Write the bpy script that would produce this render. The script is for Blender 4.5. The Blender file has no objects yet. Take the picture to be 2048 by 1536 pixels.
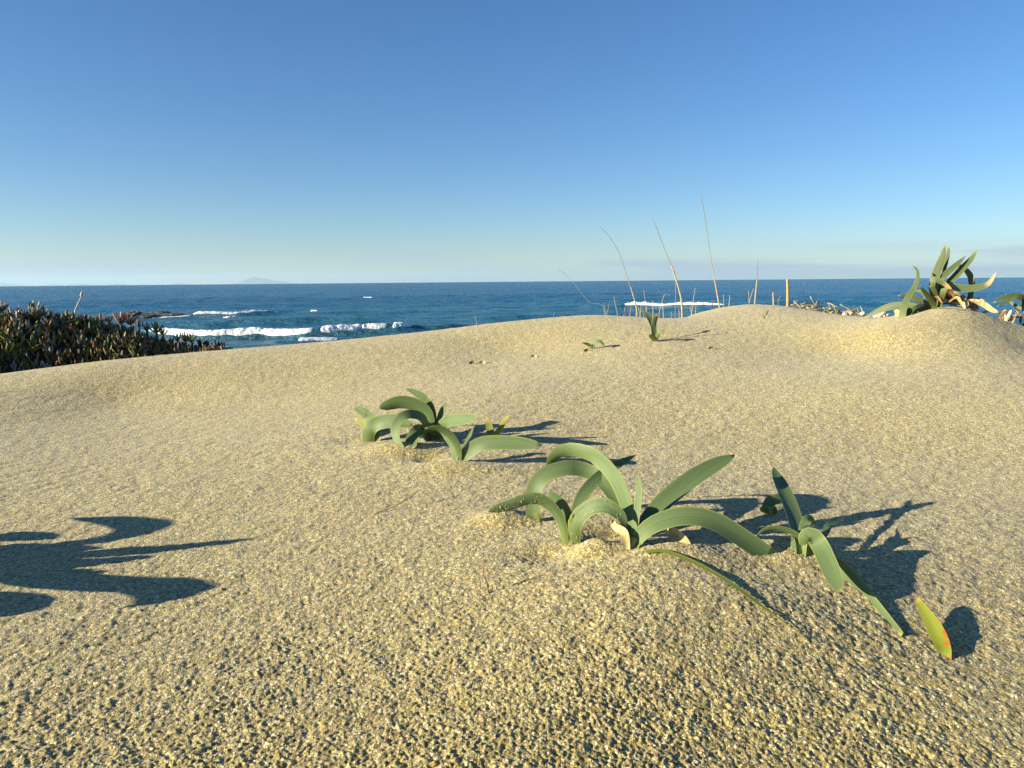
import bpy, math, random
import numpy as np
from mathutils import Vector, Matrix, Euler

random.seed(7)
rng = np.random.default_rng(11)
S = bpy.context.scene
COL = S.collection
R = math.radians

# ------------------------------------------------------------------ camera
H = 0.32                       # eye height above the sand at the camera's foot
HFOV = R(70.0)
FPX = 1024.0 / math.tan(HFOV / 2)
PITCH, ROLL = R(8.02), R(-0.50)
cam_d = bpy.data.cameras.new('camera')
cam = bpy.data.objects.new('camera', cam_d)
COL.objects.link(cam)
cam_d.sensor_width = 36.0
cam_d.lens = 18.0 / math.tan(HFOV / 2)
cam_d.clip_start = 0.02
cam_d.clip_end = 120000.0
CAMROT = Matrix.Rotation(R(90) - PITCH, 4, 'X') @ Matrix.Rotation(ROLL, 4, 'Z')
cam.matrix_world = Matrix.Translation((0, 0, H)) @ CAMROT
S.camera = cam
CR = np.array(CAMROT.to_3x3())

# ------------------------------------------------------------------ sky, sun, exposure
SUN_EL, SUN_AZ = R(16.0), R(70.0)      # light travels towards azimuth 70 deg right of the view
ldir = np.array([math.sin(SUN_AZ) * math.cos(SUN_EL), math.cos(SUN_AZ) * math.cos(SUN_EL), -math.sin(SUN_EL)])
W = bpy.data.worlds.new('World')
S.world = W
W.use_nodes = True
nt = W.node_tree
for n in list(nt.nodes):
    nt.nodes.remove(n)


def N(tree, typ, **kw):
    n = tree.nodes.new(typ)
    for k, v in kw.items():
        setattr(n, k, v)
    return n


wo = N(nt, 'ShaderNodeOutputWorld')
bg = N(nt, 'ShaderNodeBackground')
sky = N(nt, 'ShaderNodeTexSky', sky_type='NISHITA')
sky.sun_disc = False
sky.sun_elevation = SUN_EL
sky.sun_rotation = math.atan2(-ldir[0], -ldir[1])
sky.altitude = 0
sky.air_density = 1.0
sky.dust_density = 0.0
sky.ozone_density = 3.5
# a thin lavender cloud bank low over the horizon, broken up by noise
tc = N(nt, 'ShaderNodeTexCoord')
sep = N(nt, 'ShaderNodeSeparateXYZ')
nt.links.new(tc.outputs['Generated'], sep.inputs[0])
mp = N(nt, 'ShaderNodeMapping')
mp.inputs['Scale'].default_value = (1.6, 1.6, 22.0)
mp.inputs['Location'].default_value = (0.35, 0.1, 0.0)
nt.links.new(tc.outputs['Generated'], mp.inputs[0])
cn = N(nt, 'ShaderNodeTexNoise')
cn.inputs['Scale'].default_value = 1.7
cn.inputs['Detail'].default_value = 5
nt.links.new(mp.outputs[0], cn.inputs['Vector'])
cr = N(nt, 'ShaderNodeMapRange')
cr.inputs[1].default_value, cr.inputs[2].default_value = 0.47, 0.60
nt.links.new(cn.outputs[0], cr.inputs[0])
er = N(nt, 'ShaderNodeMapRange')
er.inputs[1].default_value, er.inputs[2].default_value = 0.046, 0.022
nt.links.new(sep.outputs[2], er.inputs[0])
mu = N(nt, 'ShaderNodeMath', operation='MULTIPLY')
nt.links.new(cr.outputs[0], mu.inputs[0])
nt.links.new(er.outputs[0], mu.inputs[1])
mu2 = N(nt, 'ShaderNodeMath', operation='MULTIPLY')
mu2.inputs[1].default_value = 0.85
nt.links.new(mu.outputs[0], mu2.inputs[0])
mx = N(nt, 'ShaderNodeMix', data_type='RGBA')
nt.links.new(mu2.outputs[0], mx.inputs['Factor'])
CLOUD = mx.inputs['B']
hs = N(nt, 'ShaderNodeHueSaturation')
hs.inputs['Saturation'].default_value = 1.13
nt.links.new(sky.outputs[0], hs.inputs['Color'])
tint = N(nt, 'ShaderNodeMix', data_type='RGBA', blend_type='MULTIPLY')
tint.inputs['Factor'].default_value = 1
tint.inputs['B'].default_value = (.85, .95, 1.13, 1)
nt.links.new(hs.outputs[0], tint.inputs['A'])
nt.links.new(tint.outputs['Result'], mx.inputs['A'])
CLOUD.default_value = (3.5, 4.1, 5.0, 1)
nt.links.new(mx.outputs['Result'], bg.inputs[0])
bg.inputs[1].default_value = 0.055
nt.links.new(bg.outputs[0], wo.inputs[0])

sun_d = bpy.data.lights.new('sun', 'SUN')
sun_d.energy = 5.0
sun_d.angle = R(0.5)
sun_d.color = (1.0, 0.88, 0.64)
sun = bpy.data.objects.new('sun', sun_d)
COL.objects.link(sun)
sun.rotation_euler = Vector(ldir).to_track_quat('-Z', 'Y').to_euler()
sun.location = (-4, -2, 5)

S.view_settings.view_transform = 'Standard'
S.view_settings.look = 'None'
S.view_settings.exposure = 1.32
S.view_settings.gamma = 1
S.view_settings.use_curve_mapping = False
S.render.engine = 'CYCLES'
S.cycles.use_denoising = True
S.cycles.denoising_prefilter = 'NONE'
S.cycles.max_bounces = 6

# ------------------------------------------------------------------ helpers


def ray(px, py):
    v = CR @ np.array([(px - 1024.0) / FPX, -(py - 768.0) / FPX, -1.0])
    return v


def at_depth(px, py, y):
    v = ray(px, py)
    t = y / v[1]
    return np.array([v[0] * t, y, H + v[2] * t])


def at_z(px, py, z):
    v = ray(px, py)
    t = (z - H) / v[2]
    return np.array([v[0] * t, v[1] * t, z])


class Noise:
    def __init__(s, seed):
        r = np.random.default_rng(seed)
        s.p = r.permutation(4096)
        a = r.random(4096) * 2 * math.pi
        s.gx, s.gy = np.cos(a), np.sin(a)

    def h(s, i, j):
        return s.p[(s.p[i & 4095] + j) & 4095]

    def __call__(s, x, y):
        x = np.asarray(x, float)
        y = np.asarray(y, float)
        xi, yi = np.floor(x).astype(np.int64), np.floor(y).astype(np.int64)
        xf, yf = x - xi, y - yi
        u = xf * xf * xf * (xf * (xf * 6 - 15) + 10)
        v = yf * yf * yf * (yf * (yf * 6 - 15) + 10)

        def g(i, j, dx, dy):
            k = s.h(xi + i, yi + j)
            return s.gx[k] * dx + s.gy[k] * dy
        a = g(0, 0, xf, yf)
        b = g(1, 0, xf - 1, yf)
        c = g(0, 1, xf, yf - 1)
        d = g(1, 1, xf - 1, yf - 1)
        return ((a + (b - a) * u) * (1 - v) + (c + (d - c) * u) * v) * 1.5


nz = Noise(3)
nz2 = Noise(8)


def mesh_grid(name, P, mat, closed_u=False, smooth=True, kind=None):
    """P: (rows, cols, 3) -> one quad mesh"""
    r, c = P.shape[:2]
    me = bpy.data.meshes.new(name)
    idx = np.arange(r * c).reshape(r, c)
    if closed_u:
        nxt = np.roll(idx, -1, axis=1)
        q = np.stack([idx[:-1], nxt[:-1], nxt[1:], idx[1:]], -1).reshape(-1, 4)
    else:
        q = np.stack([idx[:-1, :-1], idx[:-1, 1:], idx[1:, 1:], idx[1:, :-1]], -1).reshape(-1, 4)
    me.vertices.add(r * c)
    me.vertices.foreach_set('co', P.reshape(-1).astype(np.float32))
    me.loops.add(q.size)
    me.loops.foreach_set('vertex_index', q.reshape(-1).astype(np.int32))
    me.polygons.add(len(q))
    me.polygons.foreach_set('loop_start', np.arange(0, q.size, 4, dtype=np.int32))
    me.polygons.foreach_set('loop_total', np.full(len(q), 4, dtype=np.int32))
    me.update(calc_edges=True)
    me.polygons.foreach_set('use_smooth', np.full(len(q), smooth))
    me.materials.append(mat)
    o = bpy.data.objects.new(name, me)
    COL.objects.link(o)
    if kind:
        o['kind'] = kind
    return o


def obj(name, V, F, mat, parent=None, smooth=True, origin=None, attrs=None):
    """mesh from world-space vertices; local to parent's origin (or to origin)"""
    V = np.asarray(V, float)
    o0 = np.array(parent.location) if parent is not None else (np.zeros(3) if origin is None else np.array(origin))
    me = bpy.data.meshes.new(name)
    me.from_pydata((V - o0).tolist(), [], [list(map(int, f)) for f in F])
    me.polygons.foreach_set('use_smooth', [smooth] * len(me.polygons))
    if attrs:
        for an, vals in attrs.items():
            vals = np.asarray(vals, np.float32)
            if vals.ndim == 1:
                a = me.attributes.new(an, 'FLOAT', 'POINT')
                a.data.foreach_set('value', vals)
            else:
                a = me.attributes.new(an, 'FLOAT_COLOR', 'POINT')
                a.data.foreach_set('color', np.c_[vals, np.ones(len(vals))].astype(np.float32).reshape(-1))
    me.materials.append(mat)
    me.update()
    o = bpy.data.objects.new(name, me)
    COL.objects.link(o)
    if parent is not None:
        o.parent = parent
    else:
        o.location = o0
    return o


def tag(o, label, cat, group=None, kind=None):
    o['label'] = label
    o['category'] = cat
    if group:
        o['group'] = group
    if kind:
        o['kind'] = kind
    return o


def thing(name, label, cat, loc, group=None):
    o = bpy.data.objects.new(name, None)
    o.empty_display_size = 0.05
    COL.objects.link(o)
    o.location = [float(v) for v in loc]
    return tag(o, label, cat, group)


# ------------------------------------------------------------------ materials


def new_mat(name):
    m = bpy.data.materials.new(name)
    m.use_nodes = True
    t = m.node_tree
    b = t.nodes['Principled BSDF']
    return m, t, b


def ramp(t, stops, interp='LINEAR'):
    r = N(t, 'ShaderNodeValToRGB')
    r.color_ramp.interpolation = interp
    e = r.color_ramp.elements
    while len(e) < len(stops):
        e.new(0.5)
    for el, (p, c) in zip(e, stops):
        el.position = p
        el.color = (*c, 1)
    return r


def sand_material():
    m, t, b = new_mat('sand')
    tc = N(t, 'ShaderNodeTexCoord')
    v = N(t, 'ShaderNodeTexVoronoi')
    v.inputs['Scale'].default_value = 720
    t.links.new(tc.outputs['Object'], v.inputs['Vector'])
    sp = N(t, 'ShaderNodeSeparateColor')
    t.links.new(v.outputs['Color'], sp.inputs[0])
    r = ramp(t, [(0.0, (.085, .052, .010)), (0.14, (.215, .152, .031)), (0.5, (.325, .253, .062)),
                 (0.78, (.40, .332, .108)), (0.93, (.54, .485, .26)), (1.0, (.76, .71, .52))])
    t.links.new(sp.outputs[0], r.inputs[0])
    # faint broader tone drift of the sand itself (heavier, darker grains gather in patches)
    n = N(t, 'ShaderNodeTexNoise')
    n.inputs['Scale'].default_value = 9
    n.inputs['Detail'].default_value = 6
    t.links.new(tc.outputs['Object'], n.inputs['Vector'])
    r2 = ramp(t, [(0.3, (.90, .88, .86)), (0.7, (1.06, 1.05, 1.03))])
    t.links.new(n.outputs[0], r2.inputs[0])
    mm = N(t, 'ShaderNodeMix', data_type='RGBA', blend_type='MULTIPLY')
    mm.inputs['Factor'].default_value = 1
    t.links.new(r.outputs[0], mm.inputs['A'])
    t.links.new(r2.outputs[0], mm.inputs['B'])
    # clusters of darker and paler grains
    n3 = N(t, 'ShaderNodeTexNoise')
    n3.inputs['Scale'].default_value = 175
    n3.inputs['Detail'].default_value = 3
    t.links.new(tc.outputs['Object'], n3.inputs['Vector'])
    r3 = ramp(t, [(0.32, (.54, .52, .48)), (0.5, (1.0, 1.0, 1.0)), (0.68, (1.36, 1.37, 1.40))])
    t.links.new(n3.outputs[0], r3.inputs[0])
    m3 = N(t, 'ShaderNodeMix', data_type='RGBA', blend_type='MULTIPLY')
    m3.inputs['Factor'].default_value = 1
    t.links.new(mm.outputs['Result'], m3.inputs['A'])
    t.links.new(r3.outputs[0], m3.inputs['B'])
    t.links.new(m3.outputs['Result'], b.inputs['Base Color'])
    b.inputs['Roughness'].default_value = 0.75
    b.inputs['Specular IOR Level'].default_value = 0.25
    b.inputs['Sheen Weight'].default_value = 0.21
    b.inputs['Subsurface Weight'].default_value = 0.2
    b.inputs['Subsurface Radius'].default_value = (1.0, .62, .22)
    b.inputs['Subsurface Scale'].default_value = 0.0016
    b.inputs['Sheen Roughness'].default_value = 0.6
    # grains and small clods in relief
    n2 = N(t, 'ShaderNodeTexNoise')
    n2.inputs['Scale'].default_value = 160
    n2.inputs['Detail'].default_value = 4
    n2.inputs['Roughness'].default_value = 0.65
    t.links.new(tc.outputs['Object'], n2.inputs['Vector'])
    b1 = N(t, 'ShaderNodeBump')
    b1.inputs['Strength'].default_value = 0.8
    b1.inputs['Distance'].default_value = 0.0035
    t.links.new(n2.outputs[0], b1.inputs['Height'])
    b2 = N(t, 'ShaderNodeBump')
    b2.invert = True
    b2.inputs['Strength'].default_value = 0.55
    b2.inputs['Distance'].default_value = 0.0007
    t.links.new(v.outputs['Distance'], b2.inputs['Height'])
    t.links.new(b1.outputs[0], b2.inputs['Normal'])
    t.links.new(b2.outputs[0], b.inputs['Normal'])
    return m


def leaf_material(name, base, edge, tip, tip_from=0.9, spots=None, trans=0.22, rough=0.5):
    m, t, b = new_mat(name)
    u = N(t, 'ShaderNodeAttribute', attribute_name='across')
    w = N(t, 'ShaderNodeAttribute', attribute_name='along')
    tc = N(t, 'ShaderNodeTexCoord')
    # base colour with fine lengthwise streaks
    cx = N(t, 'ShaderNodeCombineXYZ')
    m1 = N(t, 'ShaderNodeMath', operation='MULTIPLY')
    m1.inputs[1].default_value = 44
    t.links.new(u.outputs['Fac'], m1.inputs[0])
    m2 = N(t, 'ShaderNodeMath', operation='MULTIPLY')
    m2.inputs[1].default_value = 2.2
    t.links.new(w.outputs['Fac'], m2.inputs[0])
    oi = N(t, 'ShaderNodeObjectInfo')
    m3 = N(t, 'ShaderNodeMath', operation='MULTIPLY')
    m3.inputs[1].default_value = 40
    t.links.new(oi.outputs['Random'], m3.inputs[0])
    t.links.new(m1.outputs[0], cx.inputs[0])
    t.links.new(m2.outputs[0], cx.inputs[1])
    t.links.new(m3.outputs[0], cx.inputs[2])
    n = N(t, 'ShaderNodeTexNoise')
    n.inputs['Scale'].default_value = 1.0
    n.inputs['Detail'].default_value = 3
    t.links.new(cx.outputs[0], n.inputs['Vector'])
    dk = tuple(c * 0.72 for c in base)
    lt = tuple(min(1, c * 1.18) for c in base)
    r = ramp(t, [(0.3, dk), (0.7, lt)])
    t.links.new(n.outputs[0], r.inputs[0])
    # basal part a little fresher and yellower
    rb = ramp(t, [(0.0, (1, 1, 1)), (0.35, (0, 0, 0))])
    t.links.new(w.outputs['Fac'], rb.inputs[0])
    mb = N(t, 'ShaderNodeMix', data_type='RGBA')
    mb.inputs['B'].default_value = (base[0] * 1.15 + .02, base[1] * 1.12 + .01, base[2] * 0.62, 1)
    t.links.new(rb.outputs[0], mb.inputs['Factor'])
    t.links.new(r.outputs[0], mb.inputs['A'])
    # pale margins
    e1 = N(t, 'ShaderNodeMath', operation='SUBTRACT')
    e1.inputs[1].default_value = 0.5
    t.links.new(u.outputs['Fac'], e1.inputs[0])
    e2 = N(t, 'ShaderNodeMath', operation='ABSOLUTE')
    t.links.new(e1.outputs[0], e2.inputs[0])
    e3 = N(t, 'ShaderNodeMapRange')
    e3.inputs[1].default_value, e3.inputs[2].default_value = 0.43, 0.495
    t.links.new(e2.outputs[0], e3.inputs[0])
    me_ = N(t, 'ShaderNodeMix', data_type='RGBA')
    me_.inputs['B'].default_value = (*edge, 1)
    t.links.new(e3.outputs[0], me_.inputs['Factor'])
    t.links.new(mb.outputs['Result'], me_.inputs['A'])
    # withered tip
    tr = N(t, 'ShaderNodeMapRange')
    tr.inputs[1].default_value, tr.inputs[2].default_value = tip_from, min(1.0, tip_from + 0.12)
    nw = N(t, 'ShaderNodeTexNoise')
    nw.inputs['Scale'].default_value = 120
    t.links.new(tc.outputs['Object'], nw.inputs['Vector'])
    ad = N(t, 'ShaderNodeMath', operation='MULTIPLY_ADD')
    ad.inputs[1].default_value = 0.10
    t.links.new(nw.outputs[0], ad.inputs[0])
    t.links.new(w.outputs['Fac'], ad.inputs[2])
    sb = N(t, 'ShaderNodeMath', operation='SUBTRACT')
    sb.inputs[1].default_value = 0.05
    t.links.new(ad.outputs[0], sb.inputs[0])
    t.links.new(sb.outputs[0], tr.inputs[0])
    mt = N(t, 'ShaderNodeMix', data_type='RGBA')
    mt.inputs['B'].default_value = (*tip, 1)
    t.links.new(tr.outputs[0], mt.inputs['Factor'])
    t.links.new(me_.outputs['Result'], mt.inputs['A'])
    out = mt.outputs['Result']
    if spots:
        ns = N(t, 'ShaderNodeTexNoise')
        ns.inputs['Scale'].default_value = 75
        ns.inputs['Detail'].default_value = 2
        t.links.new(tc.outputs['Object'], ns.inputs['Vector'])
        # blotches gather along one margin
        sm = N(t, 'ShaderNodeMapRange')
        sm.inputs[1].default_value, sm.inputs[2].default_value = 0.45, 0.0
        sm.inputs[3].default_value, sm.inputs[4].default_value = -0.12, 0.10
        t.links.new(u.outputs['Fac'], sm.inputs[0])
        sa = N(t, 'ShaderNodeMath', operation='ADD')
        t.links.new(ns.outputs[0], sa.inputs[0])
        t.links.new(sm.outputs[0], sa.inputs[1])
        rs = ramp(t, [(0.58, (0, 0, 0)), (0.64, (1, 1, 1))])
        t.links.new(sa.outputs[0], rs.inputs[0])
        ms = N(t, 'ShaderNodeMix', data_type='RGBA')
        ms.inputs['B'].default_value = (*spots, 1)
        t.links.new(rs.outputs[0], ms.inputs['Factor'])
        t.links.new(out, ms.inputs['A'])
        out = ms.outputs['Result']
    t.links.new(out, b.inputs['Base Color'])
    b.inputs['Roughness'].default_value = rough
    b.inputs['Specular IOR Level'].default_value = 0.35
    bp = N(t, 'ShaderNodeBump')
    bp.inputs['Strength'].default_value = 0.55
    bp.inputs['Distance'].default_value = 0.0006
    t.links.new(n.outputs[0], bp.inputs['Height'])
    t.links.new(bp.outputs[0], b.inputs['Normal'])
    tl = N(t, 'ShaderNodeBsdfTranslucent')
    mlt = N(t, 'ShaderNodeMix', data_type='RGBA', blend_type='MULTIPLY')
    mlt.inputs['Factor'].default_value = 1
    mlt.inputs['B'].default_value = (1.25, 1.2, 0.45, 1)
    t.links.new(out, mlt.inputs['A'])
    t.links.new(mlt.outputs['Result'], tl.inputs[0])
    ms = N(t, 'ShaderNodeMixShader')
    ms.inputs[0].default_value = trans
    t.links.new(b.outputs[0], ms.inputs[1])
    t.links.new(tl.outputs[0], ms.inputs[2])
    t.links.new(ms.outputs[0], t.nodes['Material Output'].inputs['Surface'])
    return m


def attr_material(name, rough=0.8, spec=0.2, trans=0.0, bump=None, mottling=0.25, scale=60):
    """base colour from a per-vertex 'tint' attribute (the thing's own colour) with mottling"""
    m, t, b = new_mat(name)
    a = N(t, 'ShaderNodeAttribute', attribute_name='tint')
    tc = N(t, 'ShaderNodeTexCoord')
    n = N(t, 'ShaderNodeTexNoise')
    n.inputs['Scale'].default_value = scale
    n.inputs['Detail'].default_value = 4
    t.links.new(tc.outputs['Object'], n.inputs['Vector'])
    lo, hi = 1 - mottling, 1 + mottling
    r = ramp(t, [(0.3, (lo, lo, lo)), (0.7, (hi, hi, hi))])
    t.links.new(n.outputs[0], r.inputs[0])
    mm = N(t, 'ShaderNodeMix', data_type='RGBA', blend_type='MULTIPLY')
    mm.inputs['Factor'].default_value = 1
    t.links.new(a.outputs['Color'], mm.inputs['A'])
    t.links.new(r.outputs[0], mm.inputs['B'])
    t.links.new(mm.outputs['Result'], b.inputs['Base Color'])
    b.inputs['Roughness'].default_value = rough
    b.inputs['Specular IOR Level'].default_value = spec
    if bump:
        bp = N(t, 'ShaderNodeBump')
        bp.inputs['Strength'].default_value = 0.6
        bp.inputs['Distance'].default_value = bump
        t.links.new(n.outputs[0], bp.inputs['Height'])
        t.links.new(bp.outputs[0], b.inputs['Normal'])
    if trans:
        tl = N(t, 'ShaderNodeBsdfTranslucent')
        t.links.new(mm.outputs['Result'], tl.inputs[0])
        ms = N(t, 'ShaderNodeMixShader')
        ms.inputs[0].default_value = trans
        t.links.new(b.outputs[0], ms.inputs[1])
        t.links.new(tl.outputs[0], ms.inputs[2])
        t.links.new(ms.outputs[0], t.nodes['Material Output'].inputs['Surface'])
    return m


def plain_material(name, c1, c2, scale, rough=0.8, bump=0.0, spec=0.2):
    m, t, b = new_mat(name)
    tc = N(t, 'ShaderNodeTexCoord')
    n = N(t, 'ShaderNodeTexNoise')
    n.inputs['Scale'].default_value = scale
    n.inputs['Detail'].default_value = 5
    t.links.new(tc.outputs['Object'], n.inputs['Vector'])
    r = ramp(t, [(0.3, c1), (0.7, c2)])
    t.links.new(n.outputs[0], r.inputs[0])
    t.links.new(r.outputs[0], b.inputs['Base Color'])
    b.inputs['Roughness'].default_value = rough
    b.inputs['Specular IOR Level'].default_value = spec
    if bump:
        bp = N(t, 'ShaderNodeBump')
        bp.inputs['Strength'].default_value = 0.7
        bp.inputs['Distance'].default_value = bump
        t.links.new(n.outputs[0], bp.inputs['Height'])
        t.links.new(bp.outputs[0], b.inputs['Normal'])
    return m


def sea_material():
    m, t, b = new_mat('sea_water')
    tc = N(t, 'ShaderNodeTexCoord')
    fo = N(t, 'ShaderNodeAttribute', attribute_name='foam')
    sh = N(t, 'ShaderNodeAttribute', attribute_name='shallow')
    # water body colour: deep blue offshore, greener over the sand bar
    mc = N(t, 'ShaderNodeMix', data_type='RGBA')
    mc.inputs['A'].default_value = (.006, .100, .205, 1)
    mc.inputs['B'].default_value = (.026, .130, .200, 1)
    t.links.new(sh.outputs['Fac'], mc.inputs['Factor'])
    mpn = N(t, 'ShaderNodeMapping')
    mpn.inputs['Scale'].default_value = (0.004, 0.02, 1)
    t.links.new(tc.outputs['Object'], mpn.inputs[0])
    nn = N(t, 'ShaderNodeTexNoise')
    nn.inputs['Scale'].default_value = 1
    nn.inputs['Detail'].default_value = 5
    t.links.new(mpn.outputs[0], nn.inputs['Vector'])
    rr = ramp(t, [(0.3, (.8, .85, .9)), (0.7, (1.2, 1.15, 1.1))])
    t.links.new(nn.outputs[0], rr.inputs[0])
    mm = N(t, 'ShaderNodeMix', data_type='RGBA', blend_type='MULTIPLY')
    mm.inputs['Factor'].default_value = 1
    t.links.new(mc.outputs['Result'], mm.inputs['A'])
    t.links.new(rr.outputs[0], mm.inputs['B'])
    # broken foam
    mp2 = N(t, 'ShaderNodeMapping')
    mp2.inputs['Scale'].default_value = (1.2, 3.5, 1)
    t.links.new(tc.outputs['Object'], mp2.inputs[0])
    nf = N(t, 'ShaderNodeTexNoise')
    nf.inputs['Scale'].default_value = 1.6
    nf.inputs['Detail'].default_value = 6
    nf.inputs['Roughness'].default_value = 0.7
    t.links.new(mp2.outputs[0], nf.inputs['Vector'])
    af = N(t, 'ShaderNodeMath', operation='ADD')
    t.links.new(nf.outputs[0], af.inputs[0])
    t.links.new(fo.outputs['Fac'], af.inputs[1])
    rf = N(t, 'ShaderNodeMapRange')
    rf.inputs[1].default_value, rf.inputs[2].default_value = 0.92, 1.08
    t.links.new(af.outputs[0], rf.inputs[0])
    mf = N(t, 'ShaderNodeMix', data_type='RGBA')
    mf.inputs['B'].default_value = (.78, .80, .80, 1)
    t.links.new(rf.outputs[0], mf.inputs['Factor'])
    t.links.new(mm.outputs['Result'], mf.inputs['A'])
    t.links.new(mf.outputs['Result'], b.inputs['Base Color'])
    b.inputs['Roughness'].default_value = 0.22
    b.inputs['IOR'].default_value = 1.33
    b.inputs['Specular IOR Level'].default_value = 0.3
    # wind ripples
    mp3 = N(t, 'ShaderNodeMapping')
    mp3.inputs['Scale'].default_value = (0.55, 1.0, 1)
    t.links.new(tc.outputs['Object'], mp3.inputs[0])
    nr = N(t, 'ShaderNodeTexNoise')
    nr.inputs['Scale'].default_value = 0.9
    nr.inputs['Detail'].default_value = 7
    nr.inputs['Roughness'].default_value = 0.62
    t.links.new(mp3.outputs[0], nr.inputs['Vector'])
    bp = N(t, 'ShaderNodeBump')
    bp.inputs['Strength'].default_value = 1.0
    bp.inputs['Distance'].default_value = 1.3
    t.links.new(nr.outputs[0], bp.inputs['Height'])
    t.links.new(bp.outputs[0], b.inputs['Normal'])
    return m


M_SAND = sand_material()
M_LEAF = leaf_material('leaf_green', (.150, .220, .088), (.31, .33, .09), (.36, .36, .07), 0.96, trans=0.30)
M_OLIVE = leaf_material('leaf_olive', (.095, .130, .050), (.22, .21, .06), (.34, .30, .07), 0.93, trans=0.18)
M_LEAFY = leaf_material('leaf_yellow_green', (.20, .25, .045), (.34, .33, .06), (.45, .38, .06), 0.85, trans=0.3)
M_SPOT = leaf_material('leaf_spotted', (.24, .28, .035), (.36, .33, .05), (.55, .34, .03), 0.90, spots=(.46, .13, .02), trans=0.3)
M_LEAFD = leaf_material('leaf_dying_tip', (.13, .18, .075), (.30, .26, .08), (.58, .33, .12), 0.78)
M_DRY = attr_material('dry_leaf', 0.8, 0.15, trans=0.15, bump=0.002, mottling=0.35, scale=90)
M_STALK = attr_material('dry_stalk', 0.75, 0.2, mottling=0.2, scale=50)
M_ICE = attr_material('ice_plant', 0.5, 0.35, trans=0.12, mottling=0.2, scale=40)
M_ROCK = plain_material('rock', (.035, .032, .028), (.12, .11, .095), 3.0, 0.7, 0.15)
M_STONE = plain_material('pale_stone', (.34, .28, .21), (.55, .49, .41), 40, 0.8, 0.004)
M_FOAM = plain_material('foam', (.70, .72, .72), (.84, .85, .85), 6.0, 0.9, 0.12)
M_LAND = plain_material('far_land', (.06, .065, .05), (.14, .13, .10), 0.002, 0.9)
M_SEA = sea_material()

# ------------------------------------------------------------------ terrain
CP = []


def cz(px, py, z):
    CP.append(at_z(px, py, z))


def cd(px, py, y):
    CP.append(at_depth(px, py, y))


def cw(x, y, z):
    CP.append(np.array([x, y, z], float))


for px, z in ((-300, 0), (0, 0), (512, 0), (1024, 0.006), (1536, -0.004), (2048, -0.014), (2350, -.02)):
    cz(px, 1536, z)
for px, z in ((0, 0), (500, 0.0), (950, .010), (1250, .020), (1550, .013), (1800, .002), (2048, -.006)):
    cz(px, 1260, z)
for px, z in ((0, 0), (500, .003), (850, .012), (1080, .020), (1220, .026), (1600, .016), (1850, .006), (2048, .002)):
    cz(px, 1090, z)
for px, z in ((0, .015), (500, .022), (850, .034), (1200, .024), (1500, .022), (1800, .022), (2048, .024)):
    cz(px, 900, z)
# mid slope
for px, py, z in ((1024, 780, .075), (1350, 780, .075), (1700, 780, .082), (2000, 780, .085),
                  (1024, 700, .118), (1350, 700, .130), (1700, 700, .128), (600, 780, .050), (250, 800, .030)):
    cz(px, py, z)
# crest line
for px, py, y in ((0, 752, 1.95), (220, 736, 2.0), (450, 715, 2.1), (650, 694, 2.2), (850, 671, 2.3), (1000, 648, 2.4),
                  (1160, 631, 2.45), (1240, 636, 2.55), (1310, 657, 2.65), (1390, 628, 2.65), (1500, 609, 2.6), (1570, 613, 2.6),
                  (1660, 629, 2.6), (1740, 634, 2.4), (1820, 631, 2.2), (1900, 613, 2.1), (1960, 625, 2.1), (2048, 655, 2.1), (2250, 700, 2.1)):
    cd(px, py, y)
# face of the right mound
for px, py, y in ((1780, 660, 1.98), (1900, 650, 1.96), (2048, 690, 1.95), (2250, 730, 1.9)):
    cd(px, py, y)
# back slope
for x, y, z in ((-2.6, 2.7, -.22), (-1.6, 2.9, -.20), (-.8, 3.1, -.14), (0, 3.1, -.03), (.5, 3.15, .06), (1.0, 3.2, .10), (1.6, 3.0, .07), (2.2, 2.9, -.02),
                (-3, 4.2, -.75), (-1, 4.2, -.65), (.6, 4.4, -.5), (2.5, 4.4, -.5), (-3, 6, -1.05), (0, 6, -1.05), (3, 6, -1.0),
                (-2.6, 1.2, .02), (-4, 2.5, .05), (-4, 0, .08), (-2, 0, .03), (-2, -2, .05), (0, -1, .0), (0, -3, .1), (2, -2, .02), (2, .3, -.02), (4, 0, .0), (3.2, 1.6, .06), (4, 3, -.1), (0, .1, .0)):
    cw(x, y, z)
CP = np.array(CP)


def tps_fit(P, lam=1e-4):
    n = len(P)
    d = np.hypot(P[:, None, 0] - P[None, :, 0], P[:, None, 1] - P[None, :, 1])
    K = np.where(d > 0, d * d * np.log(np.maximum(d, 1e-9)), 0) + lam * np.eye(n)
    Q = np.c_[np.ones(n), P[:, :2]]
    A = np.block([[K, Q], [Q.T, np.zeros((3, 3))]])
    return np.linalg.solve(A, np.r_[P[:, 2], 0, 0, 0])


TW = tps_fit(CP)
SEA_Z = -2.6


def smooth(a, b, x):
    t = np.clip((x - a) / (b - a), 0, 1)
    return t * t * (3 - 2 * t)


# small mounds and hollows: (px, py, height, radius across, radius along)
BUMPS = []


def bump_at(px, py, z0, h, rx, ry, ang=0):
    p = at_z(px, py, z0)
    BUMPS.append((p[0], p[1], h, rx, ry, math.cos(ang), math.sin(ang)))


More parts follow.
